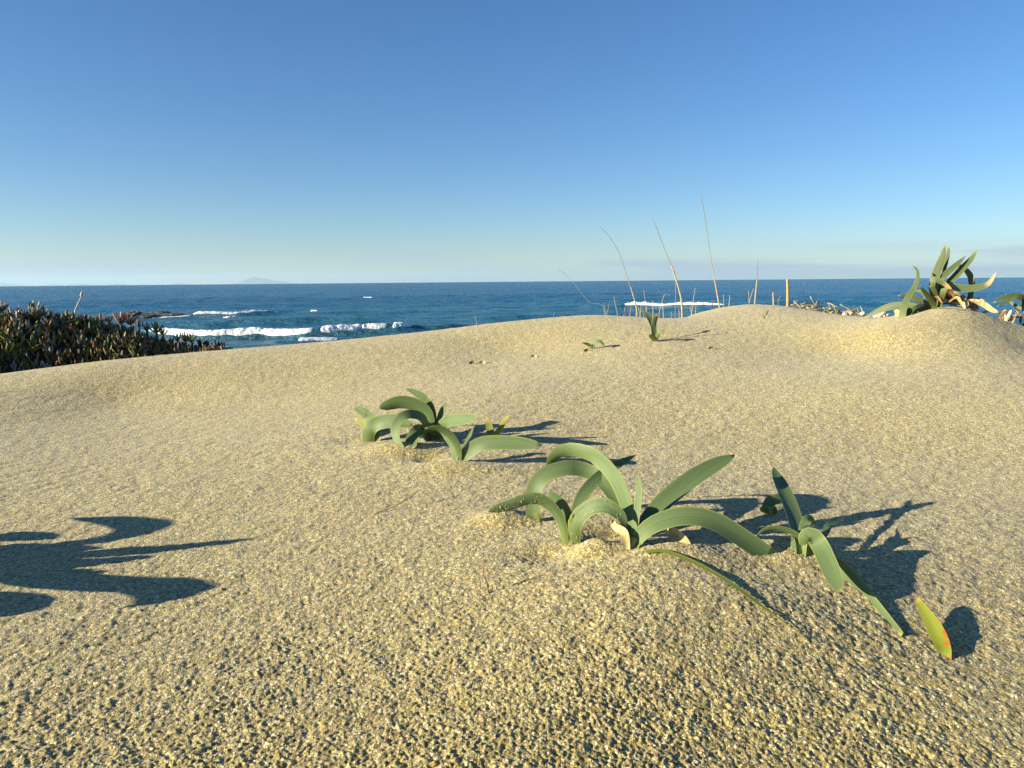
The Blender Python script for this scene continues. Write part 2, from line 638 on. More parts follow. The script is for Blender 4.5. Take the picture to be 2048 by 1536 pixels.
bump_at(1185, 1092, .030, .014, .026, .018)     # lip in front of the left clump
bump_at(1110, 1098, .026, -.009, .038, .024)    # scoop
bump_at(1275, 1050, .026, -.010, .05, .03)
bump_at(1000, 1030, .026, .015, .035, .028)
bump_at(1360, 1110, .024, .010, .06, .035)
bump_at(1560, 1105, .014, .012, .05, .03)
bump_at(1450, 1200, .014, .004, .10, .05, -.5)
bump_at(800, 900, .034, .014, .06, .03)
bump_at(705, 878, .034, -.007, .035, .025)
bump_at(860, 915, .032, -.008, .03, .02)
bump_at(1215, 1060, .026, -.012, .03, .02)
bump_at(920, 930, .032, .010, .08, .03)
bump_at(1660, 1160, .004, .004, .06, .05, -.6)

_p = at_depth(2050, 668, 2.42)
BUMPS.append((_p[0] + .05, _p[1], .02, .22, .13, 1.0, 0.0))


def bank(x, y):
    """bank of ice plants to the left, behind the dune"""
    crest = np.interp(x, [-9, -6.5, -4.6, -3.3, -2.9, -2.4, -1.95, -1.6, -1.2, -.6], [.98, .93, .60, .20, .12, .03, -.09, -.27, -.55, -.9])  # unseen hill past the left edge is added height, to shade the visible bank
    yc = np.interp(x, [-7, -4.5, -2, -.5], [3.9, 4.4, 4.7, 4.9])
    w = np.where(y < yc, 0.75 + 1.3 * smooth(-3.6, -5.0, x), 1.3)  # unseen left part spreads forward to block the low sun
    f = np.exp(-((y - yc) / w) ** 2)
    return crest, f


def macro(x, y):
    x = np.asarray(x, float)
    y = np.asarray(y, float)
    shp = x.shape
    xf, yf = x.ravel(), y.ravel()
    xc, yc = np.clip(xf, -4.5, 4.5), np.clip(yf, -3.5, 6.0)
    z = np.full(xf.shape, TW[-3]) + TW[-2] * xc + TW[-1] * yc
    for k in range(len(CP)):
        d2 = (xc - CP[k, 0]) ** 2 + (yc - CP[k, 1]) ** 2
        z += TW[k] * 0.5 * d2 * np.log(np.maximum(d2, 1e-12))
    far = smooth(5.0, 7.5, yf)
    beach = -1.05 - (yf - 6) * 0.14
    z = z * (1 - far) + np.maximum(beach, -4.5) * far
    crest, f = bank(xf, yf)
    left = smooth(-.5, -1.2, xf)
    z = z + np.maximum(crest - .10 - z, 0) * f * left
    for bx, by, h, rx, ry, ca, sa in BUMPS:
        dx, dy = xf - bx, yf - by
        u, v = dx * ca + dy * sa, -dx * sa + dy * ca
        z += h * np.exp(-(u / rx) ** 2 - (v / ry) ** 2)
    return z.reshape(shp)


def gz(x, y):
    return float(macro(np.array([x]), np.array([y]))[0])


def ground(px, py, tmin=0.25, tmax=9.0):
    """first hit of the sight line through a point of the photograph with the dune"""
    v = ray(px, py)
    t = np.concatenate([np.linspace(tmin, 4, 900), np.linspace(4, tmax, 300)])
    P = v[None] * t[:, None]
    d = (H + P[:, 2]) - macro(P[:, 0], P[:, 1])
    k = np.argmax(d < 0) if (d < 0).any() else int(np.argmin(d[:900]))
    if k > 0 and d[k] < 0:
        f = d[k - 1] / (d[k - 1] - d[k])
        tt = t[k - 1] + f * (t[k] - t[k - 1])
    else:
        tt = t[k]
    return np.array([v[0] * tt, v[1] * tt, H + v[2] * tt])


def build_dune():
    fine = np.arange(-48, 48.01, 0.088)
    co = np.array([3, 7, 12, 18, 26, 36, 48, 62, 78, 96, 114])
    az = np.r_[(-48 - co)[::-1], fine, 48 + co]
    az = np.radians(az)
    rs = [0.03, .1, .18, .24]
    r = .28
    while r < 3.4:
        rs.append(r)
        ang = (r * r + .09) / .31 * 0.0010
        r += max(0.0007, min(ang, r * 0.0030))
    while r < 70:
        rs.append(r)
        r *= 1.035
    rs = np.array(rs)
    A, RR = np.meshgrid(az, rs)
    X, Y = RR * np.sin(A), RR * np.cos(A)
    Z = macro(X, Y)
    # clods, pits and wind texture of the sand surface
    near = smooth(5.5, 3.0, RR)
    sp = np.gradient(rs)[:, None] * np.ones_like(RR)
    ca, sa = math.cos(.5), math.sin(.5)
    U, V = X * ca + Y * sa, -X * sa + Y * ca
    mod = 0.95 + 0.28 * nz2(X / .11 + 4, Y / .11)
    d = 0.0007 * nz(U / .10, V / .055) + 0.0006 * nz2(U / .035, V / .022 + 9)
    for wl, am in ((.017, .0010), (.0085, .0005), (.0046, .00075), (.0026, .0010), (.0017, .0006)):
        att = np.clip(wl / (2.0 * np.sqrt(np.maximum(sp, 1e-5) * RR * .00154)) - .35, 0, 1)
        n = nz(U / (wl * 1.25) + wl * 977, V / wl + 31)
        d += am * att * (n) * mod
    Z = Z + d * near
    P = np.stack([X, Y, Z], -1)
    o = mesh_grid('sand_dune', P[:, ::-1], M_SAND, kind='structure')
    return o


build_dune()

# ------------------------------------------------------------------ sea
ERAD = 6.371e6


def sea_pt(px, py):
    return at_z(px, py, SEA_Z)


def sea_height(X, Y):
    RR = np.hypot(X, Y)
    Z = 0.16 * nz(X / 17 + Y / 40, Y / 5.2) + 0.11 * nz2(X / 5 + 3, Y / 2.3 - X / 9) + 0.05 * nz(X / 2.1 + 9, Y / 1.1)
    Z = Z + 0.20 * nz2(X / 60, Y / 11 + 5) * smooth(25, 90, RR)
    Z = Z * smooth(1200, 60, RR)
    foam = np.zeros_like(Z)
    for pts, hgt, wf, wb, fo in WAVES:
        W3 = np.array([sea_pt(*p) for p in pts])
        yc = np.interp(X, W3[:, 0], W3[:, 1])
        L = W3[-1, 0] - W3[0, 0]
        env = smooth(W3[0, 0] - .10 * L - .5, W3[0, 0] + .12 * L, X) * smooth(W3[-1, 0] + .10 * L + .5, W3[-1, 0] - .12 * L, X)
        yy = Y - yc + .25 * nz(X / 2.5, X * 0 + 7)
        s = np.where(yy < 0, wf, wb)
        Z = Z + hgt * env * np.exp(-(yy / s) ** 2) * (1 + .25 * nz2(X / 3, X * 0))
        foam = foam + fo * env * np.exp(-((yy + wf * .9) / (wf * 1.6)) ** 2)
    return Z + SEA_Z - RR ** 2 / (2 * ERAD), foam


def build_sea():
    az = np.radians(np.linspace(-58, 58, 560))
    rs = []
    r = 20.0
    while r < 9000:
        rs.append(r)
        r *= 1.0058 if r < 160 else 1.02
    rs = np.array(rs)
    A, RR = np.meshgrid(az, rs)
    X, Y = RR * np.sin(A), RR * np.cos(A)
    Z, foam = sea_height(X, Y)
    shallow = smooth(120, 26, RR)
    o = mesh_grid('sea', np.stack([X, Y, Z], -1)[:, ::-1], M_SEA, kind='structure')
    for nme, arr in (('foam', foam[:, ::-1]), ('shallow', shallow[:, ::-1])):
        a = o.data.attributes.new(nme, 'FLOAT', 'POINT')
        a.data.foreach_set('value', arr.reshape(-1).astype(np.float32))
    return o


# pts (photo pixels of the foot line), crest height, front width, back width, foam streaks around it
WAVES = [([(250, 672), (420, 674), (620, 672), (830, 664), (1000, 656)], .42, .5, 1.9, .10),
         ([(560, 688), (690, 684), (780, 678)], .20, .45, 1.2, .22),
         ([(250, 652), (420, 652), (600, 648), (760, 646)], .34, 1.1, 2.6, .20),
         ([(380, 632), (480, 630), (580, 626)], .25, 1.0, 2.5, .26),
         ([(1180, 616), (1330, 616), (1470, 616)], .40, 1.3, 4.0, .22),
         ([(960, 640), (1150, 634), (1300, 632)], .30, 1.2, 3.0, .04),
         ([(1450, 612), (1650, 608), (1800, 612)], .30, 1.5, 4.0, .0)]
build_sea()


def foam_roll(label, pts, h0, h1, thick, seed, wave=None, shift=-.12, group='white breakers rolling towards the shore'):
    """a tumbling roll of foam lying over a crest: a lumpy cushion hugging the water"""
    W3 = np.array([sea_pt(*p) for p in pts])
    n = int(np.clip(np.hypot(*(W3[-1] - W3[0])[:2]) / .07, 30, 240))
    m = 22
    t = np.linspace(0, 1, n)[:, None] * np.ones((1, m))
    v = np.linspace(0, 1, m)[None] * np.ones((n, 1))
    s = np.linspace(0, 1, len(W3))
    cx, cy = np.interp(t, s, W3[:, 0]), np.interp(t, s, W3[:, 1])
    if wave is not None:
        WV = np.array([sea_pt(*p) for p in WAVES[wave][0]])
        cy = np.interp(cx, WV[:, 0], WV[:, 1]) - .25 * nz(cx / 2.5, cx * 0 + 7) + shift
    nn = Noise(seed)
    tap = np.clip(np.minimum(t / .10, (1 - t) / .14), 0, 1) ** .5
    front = thick * .62 * (.85 + .35 * nn(cx / .9, cx * 0 + 2)) * (.4 + .6 * tap)
    back = thick * .55 * (.4 + .6 * tap)
    Y = cy - front + (front + back) * v
    X = cx + .05 * nn(cx / .3, Y / .3)
    hh = (h0 + (h1 - h0) * t) * tap * .5
    lump = .62 + .42 * nn(cx / .55, Y / .4) + .30 * nn(cx / .21, Y / .17 + 4) + .18 * nn(cx / .09, Y / .08 + 9)
    Zs, _ = sea_height(X, Y)
    Z = Zs + hh * np.sin(np.pi * v) ** .6 * np.maximum(lump, .05) - .03 * (np.abs(v - .5) > .49) - .04 * (1 - np.minimum(tap * 4, 1))
    P = np.stack([X, Y, Z], -1)
    c = P[n // 2, m // 2].copy()
    F = [(i * m + j, (i + 1) * m + j, (i + 1) * m + j + 1, i * m + j + 1) for i in range(n - 1) for j in range(m - 1)]
    o = obj('breaking_wave', P.reshape(-1, 3), F, M_FOAM, origin=c)
    tag(o, label, 'wave', group)
    return o


foam_roll('long white breaker nearest the shore, beside the ice plant bank', [(312, 671), (420, 673), (520, 673), (632, 671)], .24, .20, .60, 21, wave=0)
foam_roll('short white foam crest just right of the long breaker', [(664, 665), (700, 665), (728, 667)], .30, .24, .6, 22, wave=0)
foam_roll('small white foam crest in the middle of the green wave', [(742, 662), (762, 661), (782, 664)], .26, .20, .5, 23, wave=0)
foam_roll('rightmost small foam crest on the green wave near the sand', [(798, 661), (815, 660), (830, 662)], .24, .18, .5, 24, wave=0)
foam_roll('low foam line closest to the sand in front of the breakers', [(622, 680), (655, 680), (690, 680)], .16, .12, .5, 25, wave=1)
foam_roll('thin white foam line far out behind the rocks', [(424, 628), (490, 625), (566, 624)], .26, .22, 1.0, 26, wave=3)
foam_roll('short foam patch in front of the thin far foam line', [(448, 634), (462, 634), (478, 633)], .24, .16, .8, 27)
foam_roll('long thin white foam line behind the tall dry stalks', [(1232, 612), (1310, 614), (1380, 614), (1440, 615)], .5, .3, 1.0, 28, wave=4)
foam_roll('small lone whitecap far out in the middle of the sea', [(726, 594), (736, 594), (746, 594)], .45, .3, .9, 30)
foam_roll('small whitecap just right of the thin far foam line', [(622, 625), (628, 625), (636, 625)], .45, .3, .5, 31)
foam_roll('low foam streak washing round the dark sea rocks', [(300, 634), (335, 634), (382, 633)], .14, .12, .8, 29)


def rock(name, label, cat, mat, c, s, seed, group=None, sub=10):
    nn = Noise(seed)
    n, m = sub, sub * 2
    th = np.linspace(0, math.pi, n)
    ph = np.linspace(0, 2 * math.pi, m, endpoint=False)
    T, Ph = np.meshgrid(th, ph, indexing='ij')
    q = 1 + .35 * nn(np.cos(Ph) * 1.3 * np.sin(T) + 3, np.sin(Ph) * 1.3 + np.cos(T) * 1.7) + .2 * nn(np.cos(Ph) * 3 * np.sin(T), np.sin(Ph) * 3 * np.sin(T) + np.cos(T) * 3)
    P = np.stack([c[0] + s[0] * q * np.sin(T) * np.cos(Ph), c[1] + s[1] * q * np.sin(T) * np.sin(Ph), c[2] + s[2] * q * np.cos(T)], -1)
    F = [(i * m + j, i * m + (j + 1) % m, (i + 1) * m + (j + 1) % m, (i + 1) * m + j)[::-1] for i in range(n - 1) for j in range(m)]
    o = obj(name, P.reshape(-1, 3), F, mat, origin=c, smooth=False)
    return tag(o, label, cat, group)


for k, (px, py, sx, sz, lab) in enumerate(((272, 633, 1.0, .42, 'tallest dark wet rock at the left end of the reef'),
                                           (240, 634, .8, .20, 'low dark rock left of the tallest reef rock'),
                                           (300, 634, .9, .24, 'low dark rock just right of the tallest reef rock'),
                                           (345, 632, 1.3, .20, 'flat dark rock in the middle of the reef'),
                                           (395, 631, 1.4, .18, 'flat dark rock at the right end of the reef'),
                                           (318, 628, 1.2, .22, 'dark rock behind the middle of the reef'))):
    c = sea_pt(px, py)
    c[2] += .05
    rock('sea_rock', lab, 'rock', M_ROCK, c, (sx, sx * .7, sz), 40 + k, 'dark rocks breaking the sea surface')

# ------------------------------------------------------------------ far islands


def island(label, px0, px1, pyt, dist, seed, peak=.5):
    base = -dist ** 2 / (2 * ERAD)
    a0, a1 = at_depth(px0, 568, dist), at_depth(px1, 568, dist)
    hv = ray((px0 + px1) / 2, pyt)
    top = H + hv[2] / hv[1] * dist
    nn = Noise(seed)
    n, m = 70, 9
    t = np.linspace(0, 1, n)
    prof = np.where(t < peak, smooth(0, peak, t), smooth(1, peak, t)) ** .9
    prof = np.clip(prof * (1 + .35 * nn(t * 6, t * 0 + 1)) + .10 * nn(t * 17, t * 0) * prof, 0, 1.3)
    dep = 4000.0
    P = np.zeros((n, m, 3))
    for j in range(m):
        v = j / (m - 1) * 2 - 1
        P[:, j, 0] = a0[0] + (a1[0] - a0[0]) * t
        P[:, j, 1] = dist + v * dep
        q = (1 - abs(v)) ** .8
        P[:, j, 2] = base - 40 + (top - base + 40) * prof * q * (1 + .2 * nn(t * 9 + j * 3.7, t * 0 + j))
    F = [(i * m + j, (i + 1) * m + j, (i + 1) * m + j + 1, i * m + j + 1) for i in range(n - 1) for j in range(m - 1)]
    o = obj('island', P.reshape(-1, 3), F, M_LAND, origin=(float((a0[0] + a1[0]) / 2), dist, base))
    return tag(o, label, 'island', 'faint islands along the horizon')


island('largest faint island on the horizon, right of the others', 425, 625, 557, 55000, 61, .5)
island('faint island at the left edge of the horizon', -60, 55, 567, 55000, 62, .65)
island('low faint island second from the left edge', 75, 130, 569, 55000, 63)
island('faint hilly island above the tall grey shrub stem', 140, 190, 567, 55000, 64, .4)
island('small faint island left of the middle of the horizon group', 215, 262, 568, 55000, 65, .4)
island('faintest low island just left of the largest one', 325, 395, 567, 55000, 66)

# ------------------------------------------------------------------ strap leaves


def catmull(P, n):
    P = np.asarray(P, float)
    Q = np.vstack([2 * P[0] - P[1], P, 2 * P[-1] - P[-2]])
    k = len(P) - 1
    out = []
    for s in np.linspace(0, k - 1e-9, n):
        i = int(s)
        t = s - i
        a, b, c, d = Q[i], Q[i + 1], Q[i + 2], Q[i + 3]
        out.append(.5 * ((2 * b) + (c - a) * t + (2 * a - 5 * b + 4 * c - d) * t * t + (3 * b - 3 * c + d - a) * t ** 3))
    return np.array(out)


def strap(name, pts, width, mat, parent, roll=(20, 20), chan=0.10, blunt=0.2, base_w=0.55, n=22, tint=None, buried=False, thick=.0007, peak=.55, face=None, lit=True, lum=None):
    """a strap leaf: thin closed blade, channelled across, along world points; roll turns the blade about its own axis
    from facing the camera (0) to edge-on (90)"""
    C = catmull(pts, n)
    T = np.gradient(C, axis=0)
    T /= np.linalg.norm(T, axis=1)[:, None] + 1e-12
    eye = np.array([0, 0, H])
    t = np.linspace(0, 1, n)
    if buried:
        wp = base_w + (1 - base_w) * np.sin(np.clip(t / .5, 0, 1) * math.pi / 2)
    else:
        wp = np.where(t < peak, base_w + (1 - base_w) * np.sin(t / peak * math.pi / 2), np.clip(1 - ((t - peak) / (1 - peak)) ** (2.2 + blunt * 2), 0, 1) ** (.75))
    wp = np.maximum(wp, .035)
    m = 5
    rings = []
    across, along = [], []
    if lit and face is None:
        # of the two ways the blade can be turned, take the one that shows the viewer its sunlit side
        def score(r0, r1):
            tot = 0
            for i in (n // 4, n // 2, 3 * n // 4):
                vd = C[i] - eye
                vd /= np.linalg.norm(vd)
                ni = np.cross(T[i], vd)
                ni /= np.linalg.norm(ni) + 1e-12
                vp = np.cross(ni, T[i])
                a = R(r0 + (r1 - r0) * t[i])
                nr = np.cross(T[i], ni * math.cos(a) + vp * math.sin(a))
                tot += (nr @ -ldir) * np.sign(nr @ -vd)
            return tot / 3
        if lum is not None:
            roll = min(((q, q) for q in range(-64, 65, 4)), key=lambda c: abs(score(*c) - lum) + .002 * abs(c[0]))
        cand = [roll, (-roll[0], -roll[1]), (25, 25), (-25, -25), (40, 40), (-40, -40)]
        sc = [score(*c) for c in cand]
        if lum is not None:
            pass
        elif max(sc[0], sc[1]) > .22:
            roll = cand[0] if sc[0] >= sc[1] else cand[1]
        else:
            roll = cand[int(np.argmax(sc))]
        width = width / math.cos(R(.5 * (roll[0] + roll[1])))
    for i in range(n):
        vd = C[i] - eye
        vd /= np.linalg.norm(vd)
        if face is not None:
            vd = np.array(face)
        nimg = np.cross(T[i], vd)
        nimg /= np.linalg.norm(nimg) + 1e-12
        vp = np.cross(nimg, T[i])
        a = R(roll[0] + (roll[1] - roll[0]) * t[i])
        w = nimg * math.cos(a) + vp * math.sin(a)
        nrm = np.cross(T[i], w)
        if nrm[2] < 0:
            nrm_up = -nrm
        else:
            nrm_up = nrm
        hw = width * wp[i] / 2
        top, bot = [], []
        for j in range(m):
            s = j / (m - 1) * 2 - 1
            p = C[i] + w * hw * s + nrm_up * (hw * 2 * chan * (s * s - .5))
            th = thick * (1 - .8 * s * s) / 2
            top.append(p + nrm_up * th)
            bot.append(p - nrm_up * th)
            
        rings += top + bot[::-1]
        ac = [j / (m - 1) for j in range(m)]
        across += ac + ac[::-1]
        along += [t[i]] * (2 * m)
    k = 2 * m
    F = []
    for i in range(n - 1):
        for j in range(k):
            F.append((i * k + j, i * k + (j + 1) % k, (i + 1) * k + (j + 1) % k, (i + 1) * k + j))
    F.append(tuple(range(k))[::-1])
    F.append(tuple((n - 1) * k + j for j in range(k)))
    at = {'across': across, 'along': along}
    if tint is not None:
        at['tint'] = np.tile(np.array(tint), (len(rings), 1)) * (0.75 + .5 * np.array(along))[:, None]
    o = obj(name, rings, F, mat, parent, attrs=at)
    me = o.data
    ev = np.zeros(len(me.edges) * 2, np.int32)
    me.edges.foreach_get('vertices', ev)
    ev = ev.reshape(-1, 2) % k
    sh = (ev[:, 0] == ev[:, 1]) & np.isin(ev[:, 0], (0, m - 1, m, k - 1))
    a = me.attributes.get('sharp_edge') or me.attributes.new('sharp_edge', 'BOOLEAN', 'EDGE')
    a.data.foreach_set('value', sh)
    o_rings = np.array(rings).reshape(n, k, 3)
    LAST_TOP[0] = o_rings[:, :m]
    LAST_TOP[1] = o_rings[:, m:][:, ::-1]
    return o


LAST_TOP = [None, None]
GRIT = []


def add_grit(count, lo, hi, seed):
    r_ = np.random.default_rng(seed)
    G, B = LAST_TOP
    for q in range(count):
        i = int((lo + (hi - lo) * r_.random()) * (len(G) - 2))
        j = r_.integers(0, G.shape[1] - 1)
        a, b = r_.random(2)
        def at(S):
            return (S[i, j] * (1 - a) + S[i + 1, j] * a) * (1 - b) + (S[i, j + 1] * (1 - a) + S[i + 1, j + 1] * a) * b
        p = at(G)
        nrm = p - at(B)
        nrm /= np.linalg.norm(nrm) + 1e-9
        GRIT.append((p + nrm * .0002, float(r_.uniform(.0003, .0007) if r_.random() < .93 else .0013)))
        if nrm @ (np.array([0, 0, H]) - p) < 0:
            GRIT[-1] = (at(B) - nrm * .0002, GRIT[-1][1])


def tube(pts, r0, r1, m=6, n=None):
    C = catmull(pts, n or max(8, 4 * len(pts)))
    n = len(C)
    T = np.gradient(C, axis=0)
    T /= np.linalg.norm(T, axis=1)[:, None] + 1e-12
    ref = np.array([.3, .9, .1])
    V = []
    for i in range(n):
        a = np.cross(T[i], ref)
        a /= np.linalg.norm(a)
        b = np.cross(T[i], a)
        r = r0 + (r1 - r0) * i / (n - 1)
        for j in range(m):
            an = 2 * math.pi * j / m
            V.append(C[i] + r * (math.cos(an) * a + math.sin(an) * b))
    F = [(i * m + j, i * m + (j + 1) % m, (i + 1) * m + (j + 1) % m, (i + 1) * m + j) for i in range(n - 1) for j in range(m)]
    F += [tuple(range(m))[::-1], tuple((n - 1) * m + j for j in range(m))]
    return V, F


class Crop:
    """photo crop coordinates -> photo pixels"""
    def __init__(s, x0, y0, sc):
        s.x0, s.y0, s.s = x0, y0, sc

    def __call__(s, p):
        return s.x0 + s.s * p[0], s.y0 + s.s * p[1]


def plant(name, label, crop, base, leaves, group=None, cat='plant', dy0=0.0, mat=None, wk=1.12):
    """leaves: dict(p=[crop points], w=crop width, d=tip depth offset (m) or 'g' for a tip that lies in the sand, ...)"""
    b = ground(*crop(base))
    b = b + np.array([0, dy0, 0])
    t = thing(name, label, cat, b, group)
    for L in leaves:
        pp = [crop(q) for q in L['p']]
        n = len(pp)
        b0 = L.get('b')
        y0 = (ground(*pp[0])[1] if b0 == 'g' else b[1] + (b0 or 0.0))
        d = L.get('d', 0.0)
        if d == 'g':
            g = ground(*pp[-1])
            y1 = g[1] + L.get('go', .004)
        else:
            y1 = y0 + d
        if 'sh' in L:
            # the tip stands where its shadow, traced back towards the sun, meets the sight line
            G = ground(*L['sh'])
            rv = ray(*pp[-1])
            O = np.array([0, 0, H])
            A = np.stack([rv, ldir], -1)          # O + a*rv = G - b*ldir
            sol = np.linalg.lstsq(A, G - O, rcond=None)[0]
            y1 = rv[1] * sol[0]
        mid = None
        if 'shm' in L:
            ki, sp_ = L['shm']
            G = ground(*sp_)
            rv = ray(*pp[ki])
            sol = np.linalg.lstsq(np.stack([rv, ldir], -1), G - np.array([0, 0, H]), rcond=None)[0]
            mid = (ki, rv[1] * sol[0])
        ln = np.r_[0, np.cumsum([math.dist(pp[i], pp[i + 1]) for i in range(n - 1)])]
        ln /= ln[-1]
        bow = L.get('bow', 0.0)
        if mid:
            ys = [np.interp(ln[i], [0, ln[mid[0]], 1], [y0, mid[1], y1 if (d == 'g' or 'sh' in L) else mid[1] + (d or 0)]) for i in range(n)]
            P = [at_depth(*pp[i], ys[i]) for i in range(n)]
        else:
            P = [at_depth(*pp[i], y0 + (y1 - y0) * ln[i] + bow * math.sin(ln[i] * math.pi)) for i in range(n)]
        if L.get('lie'):
            P = [ground(*q) + np.array([0, 0, L['lie']]) for q in pp]
        if L.get('root', True) and not L.get('lie'):
            dv = P[0] - P[1]
            dv /= np.linalg.norm(dv)
            P = [P[0] + np.array([dv[0] * .3, dv[1] * .3, -1.0]) * .018] + P
        dep = np.mean([q[1] for q in P])
        wid = L['w'] * crop.s / FPX * dep * L.get('wk', wk)
        o = strap(L.get('name', 'leaf'), P, wid, L.get('m', mat or M_LEAF), t, L.get('roll', (15, 25)), L.get('chan', .09), L.get('blunt', .15),
                  L.get('bw', .5), n=L.get('n', 22), tint=L.get('tint'), buried=(d == 'g' and not L.get('pointed')), peak=L.get('peak', .55), lit=L.get('lit', True), lum=L.get('lum'))
        if 'grit' in L:
            add_grit(*L['grit'], len(GRIT) + 1)
        if 'label' in L:
            o['label'] = L['label']
    return t


G_SD = 'sea daffodil plants growing out of the sand'
STRAW = (.50, .40, .20)
BROWN = (.22, .13, .06)

c1 = Crop(940, 860, .3223)
plant('sea_daffodil', 'large sea daffodil in the middle with tall arching leaves, nearest of the centre pair', c1, (1005, 722), [
    dict(p=[(1000, 715), (1003, 610), (965, 440), (885, 270), (765, 160), (630, 122), (545, 145), (502, 195), (486, 245)], w=82, d=.02, shm=(5, (1560, 993)), roll=(30, 30), bw=.35, chan=.10),
    dict(p=[(988, 715), (978, 610), (930, 470), (840, 335), (735, 258), (620, 235), (500, 262), (425, 315), (392, 390), (390, 470), (402, 565)], grit=(40, .82, .98), w=90, d='g', shm=(4, (1440, 1006)), roll=(25, 15), bw=.35, chan=.10),
    dict(p=[(1012, 715), (1030, 560), (1046, 430), (1049, 340), (1045, 268)], w=40, d=.03, roll=(30, 30), bw=.5),
    dict(p=[(1018, 715), (1085, 590), (1185, 465), (1300, 362), (1425, 272), (1550, 200), (1642, 155)], w=104, sh=(1870, 1005), lum=.55, roll=(10, 20), bw=.3, blunt=.3),
    dict(p=[(1022, 722), (1065, 645), (1145, 585), (1280, 540), (1420, 538), (1560, 588), (1700, 678), (1800, 748), (1868, 792)], w=108, d='g', roll=(20, 20), bw=.3, chan=.10),
    dict(p=[(1085, 772), (1130, 768), (1200, 768), (1330, 812), (1480, 885), (1640, 985), (1800, 1105), (1990, 1248)], w=34, lie=.003, roll=(40, 55), lit=False, bw=.7, label='long narrow leaf lying half buried down the sand slope', m=M_LEAFY, n=34),
    dict(p=[(1330, 712), (1270, 650), (1200, 600)], w=75, d=.02, m=M_DRY, tint=STRAW, name='dry_sheath', roll=(10, 10), bw=.9, chan=.25),
    dict(p=[(960, 640), (905, 600), (880, 560)], w=45, d=.03, m=M_DRY, tint=STRAW, name='dry_sheath', roll=(10, 40), bw=.8, chan=.25),
    dict(p=[(1040, 640), (1075, 560), (1070, 515)], w=30, d=.02, m=M_DRY, tint=STRAW, name='dry_sheath', roll=(10, 40), bw=.8, b=.03),
], G_SD)
plant('sea_daffodil', 'smaller sea daffodil touching the left side of the large middle one', c1, (620, 705), [
    dict(p=[(590, 705), (572, 590), (520, 495), (440, 432), (350, 432), (250, 465), (160, 490), (105, 506)], grit=(70, .5, .95), w=66, d=-.01, roll=(35, 20), bw=.4, chan=.10),
    dict(p=[(602, 700), (612, 600), (585, 505), (532, 430), (480, 378)], w=78, d=.012, roll=(15, 25), bw=.45),
    dict(p=[(608, 690), (622, 600), (632, 518)], w=30, d=-.01, roll=(20, 20), bw=.6, m=M_LEAFY),
    dict(p=[(615, 700), (652, 545), (702, 405), (790, 305), (900, 222), (1030, 155)], w=72, sh=(1632, 988), roll=(20, 20), bw=.45),
    dict(p=[(642, 712), (640, 620), (680, 535), (760, 478), (850, 475), (930, 530), (975, 600)], grit=(90, .15, .95), w=92, d=-.04, roll=(15, 30), bw=.75, chan=.10),
], G_SD)

c3 = Crop(1480, 900, .2929)
plant('sea_daffodil', 'sea daffodil with drooping leaves at the right, in the shadow of the middle plant', c3, (440, 700), [
    dict(p=[(420, 640), (395, 545), (350, 400), (302, 280), (258, 185), (228, 118)], w=88, sh=(1815, 1000), lum=.16, roll=(15, 25), bw=.6, blunt=0),
    dict(p=[(455, 690), (450, 600), (490, 585), (545, 650), (600, 770), (650, 880), (694, 968)], w=112, d='g', go=-.03, shm=(3, (1793, 1117)), pointed=True, roll=(5, 10), bw=.4, blunt=1.2, chan=.1),
    dict(p=[(490, 718), (462, 640), (400, 588), (320, 548), (220, 533), (150, 558), (118, 588)], w=34, d=.0, roll=(30, 50), bw=.8),
    dict(p=[(520, 740), (600, 745), (672, 792), (765, 880), (872, 1015), (980, 1155), (1078, 1285)], w=88, d='g', roll=(5, 10), bw=.7),
    dict(p=[(420, 640), (412, 560), (450, 530), (535, 515)], w=30, d=.02, roll=(30, 40), bw=.6),
    dict(p=[(545, 640), (585, 560), (612, 510), (660, 482), (722, 455)], w=44, sh=(1790, 1057), roll=(20, 40), bw=.6),
    dict(p=[(430, 620), (440, 520), (470, 470), (520, 500)], w=60, d=.04, roll=(20, 20), bw=.7),
    dict(p=[(380, 680), (365, 640), (350, 590)], w=40, d=.02, roll=(20, 20), bw=.8),
], G_SD)
plant('sea_daffodil', 'small curled shaded sea daffodil just behind the right drooping plant', c3, (215, 440), [
    dict(p=[(205, 440), (190, 390), (225, 340), (300, 345)], w=70, d=.01, roll=(20, 10), bw=.7, blunt=1),
    dict(p=[(200, 435), (160, 405), (135, 395)], w=45, d=.0, roll=(20, 20), bw=.7),
    dict(p=[(225, 440), (240, 415), (230, 380)], w=30, d=-.01, roll=(20, 20), bw=.7, m=M_LEAFY),
], G_SD)
plant('sea_daffodil', 'single yellow green leaf with orange spots, standing alone at lower right', c3, (1402, 1405), [
    dict(p=[(1402, 1405), (1372, 1300), (1315, 1190), (1252, 1085), (1203, 1008)], w=98, sh=(1933, 1208), roll=(10, 5), bw=.35, m=M_SPOT, peak=.5, blunt=-.4, chan=.2),
], G_SD)

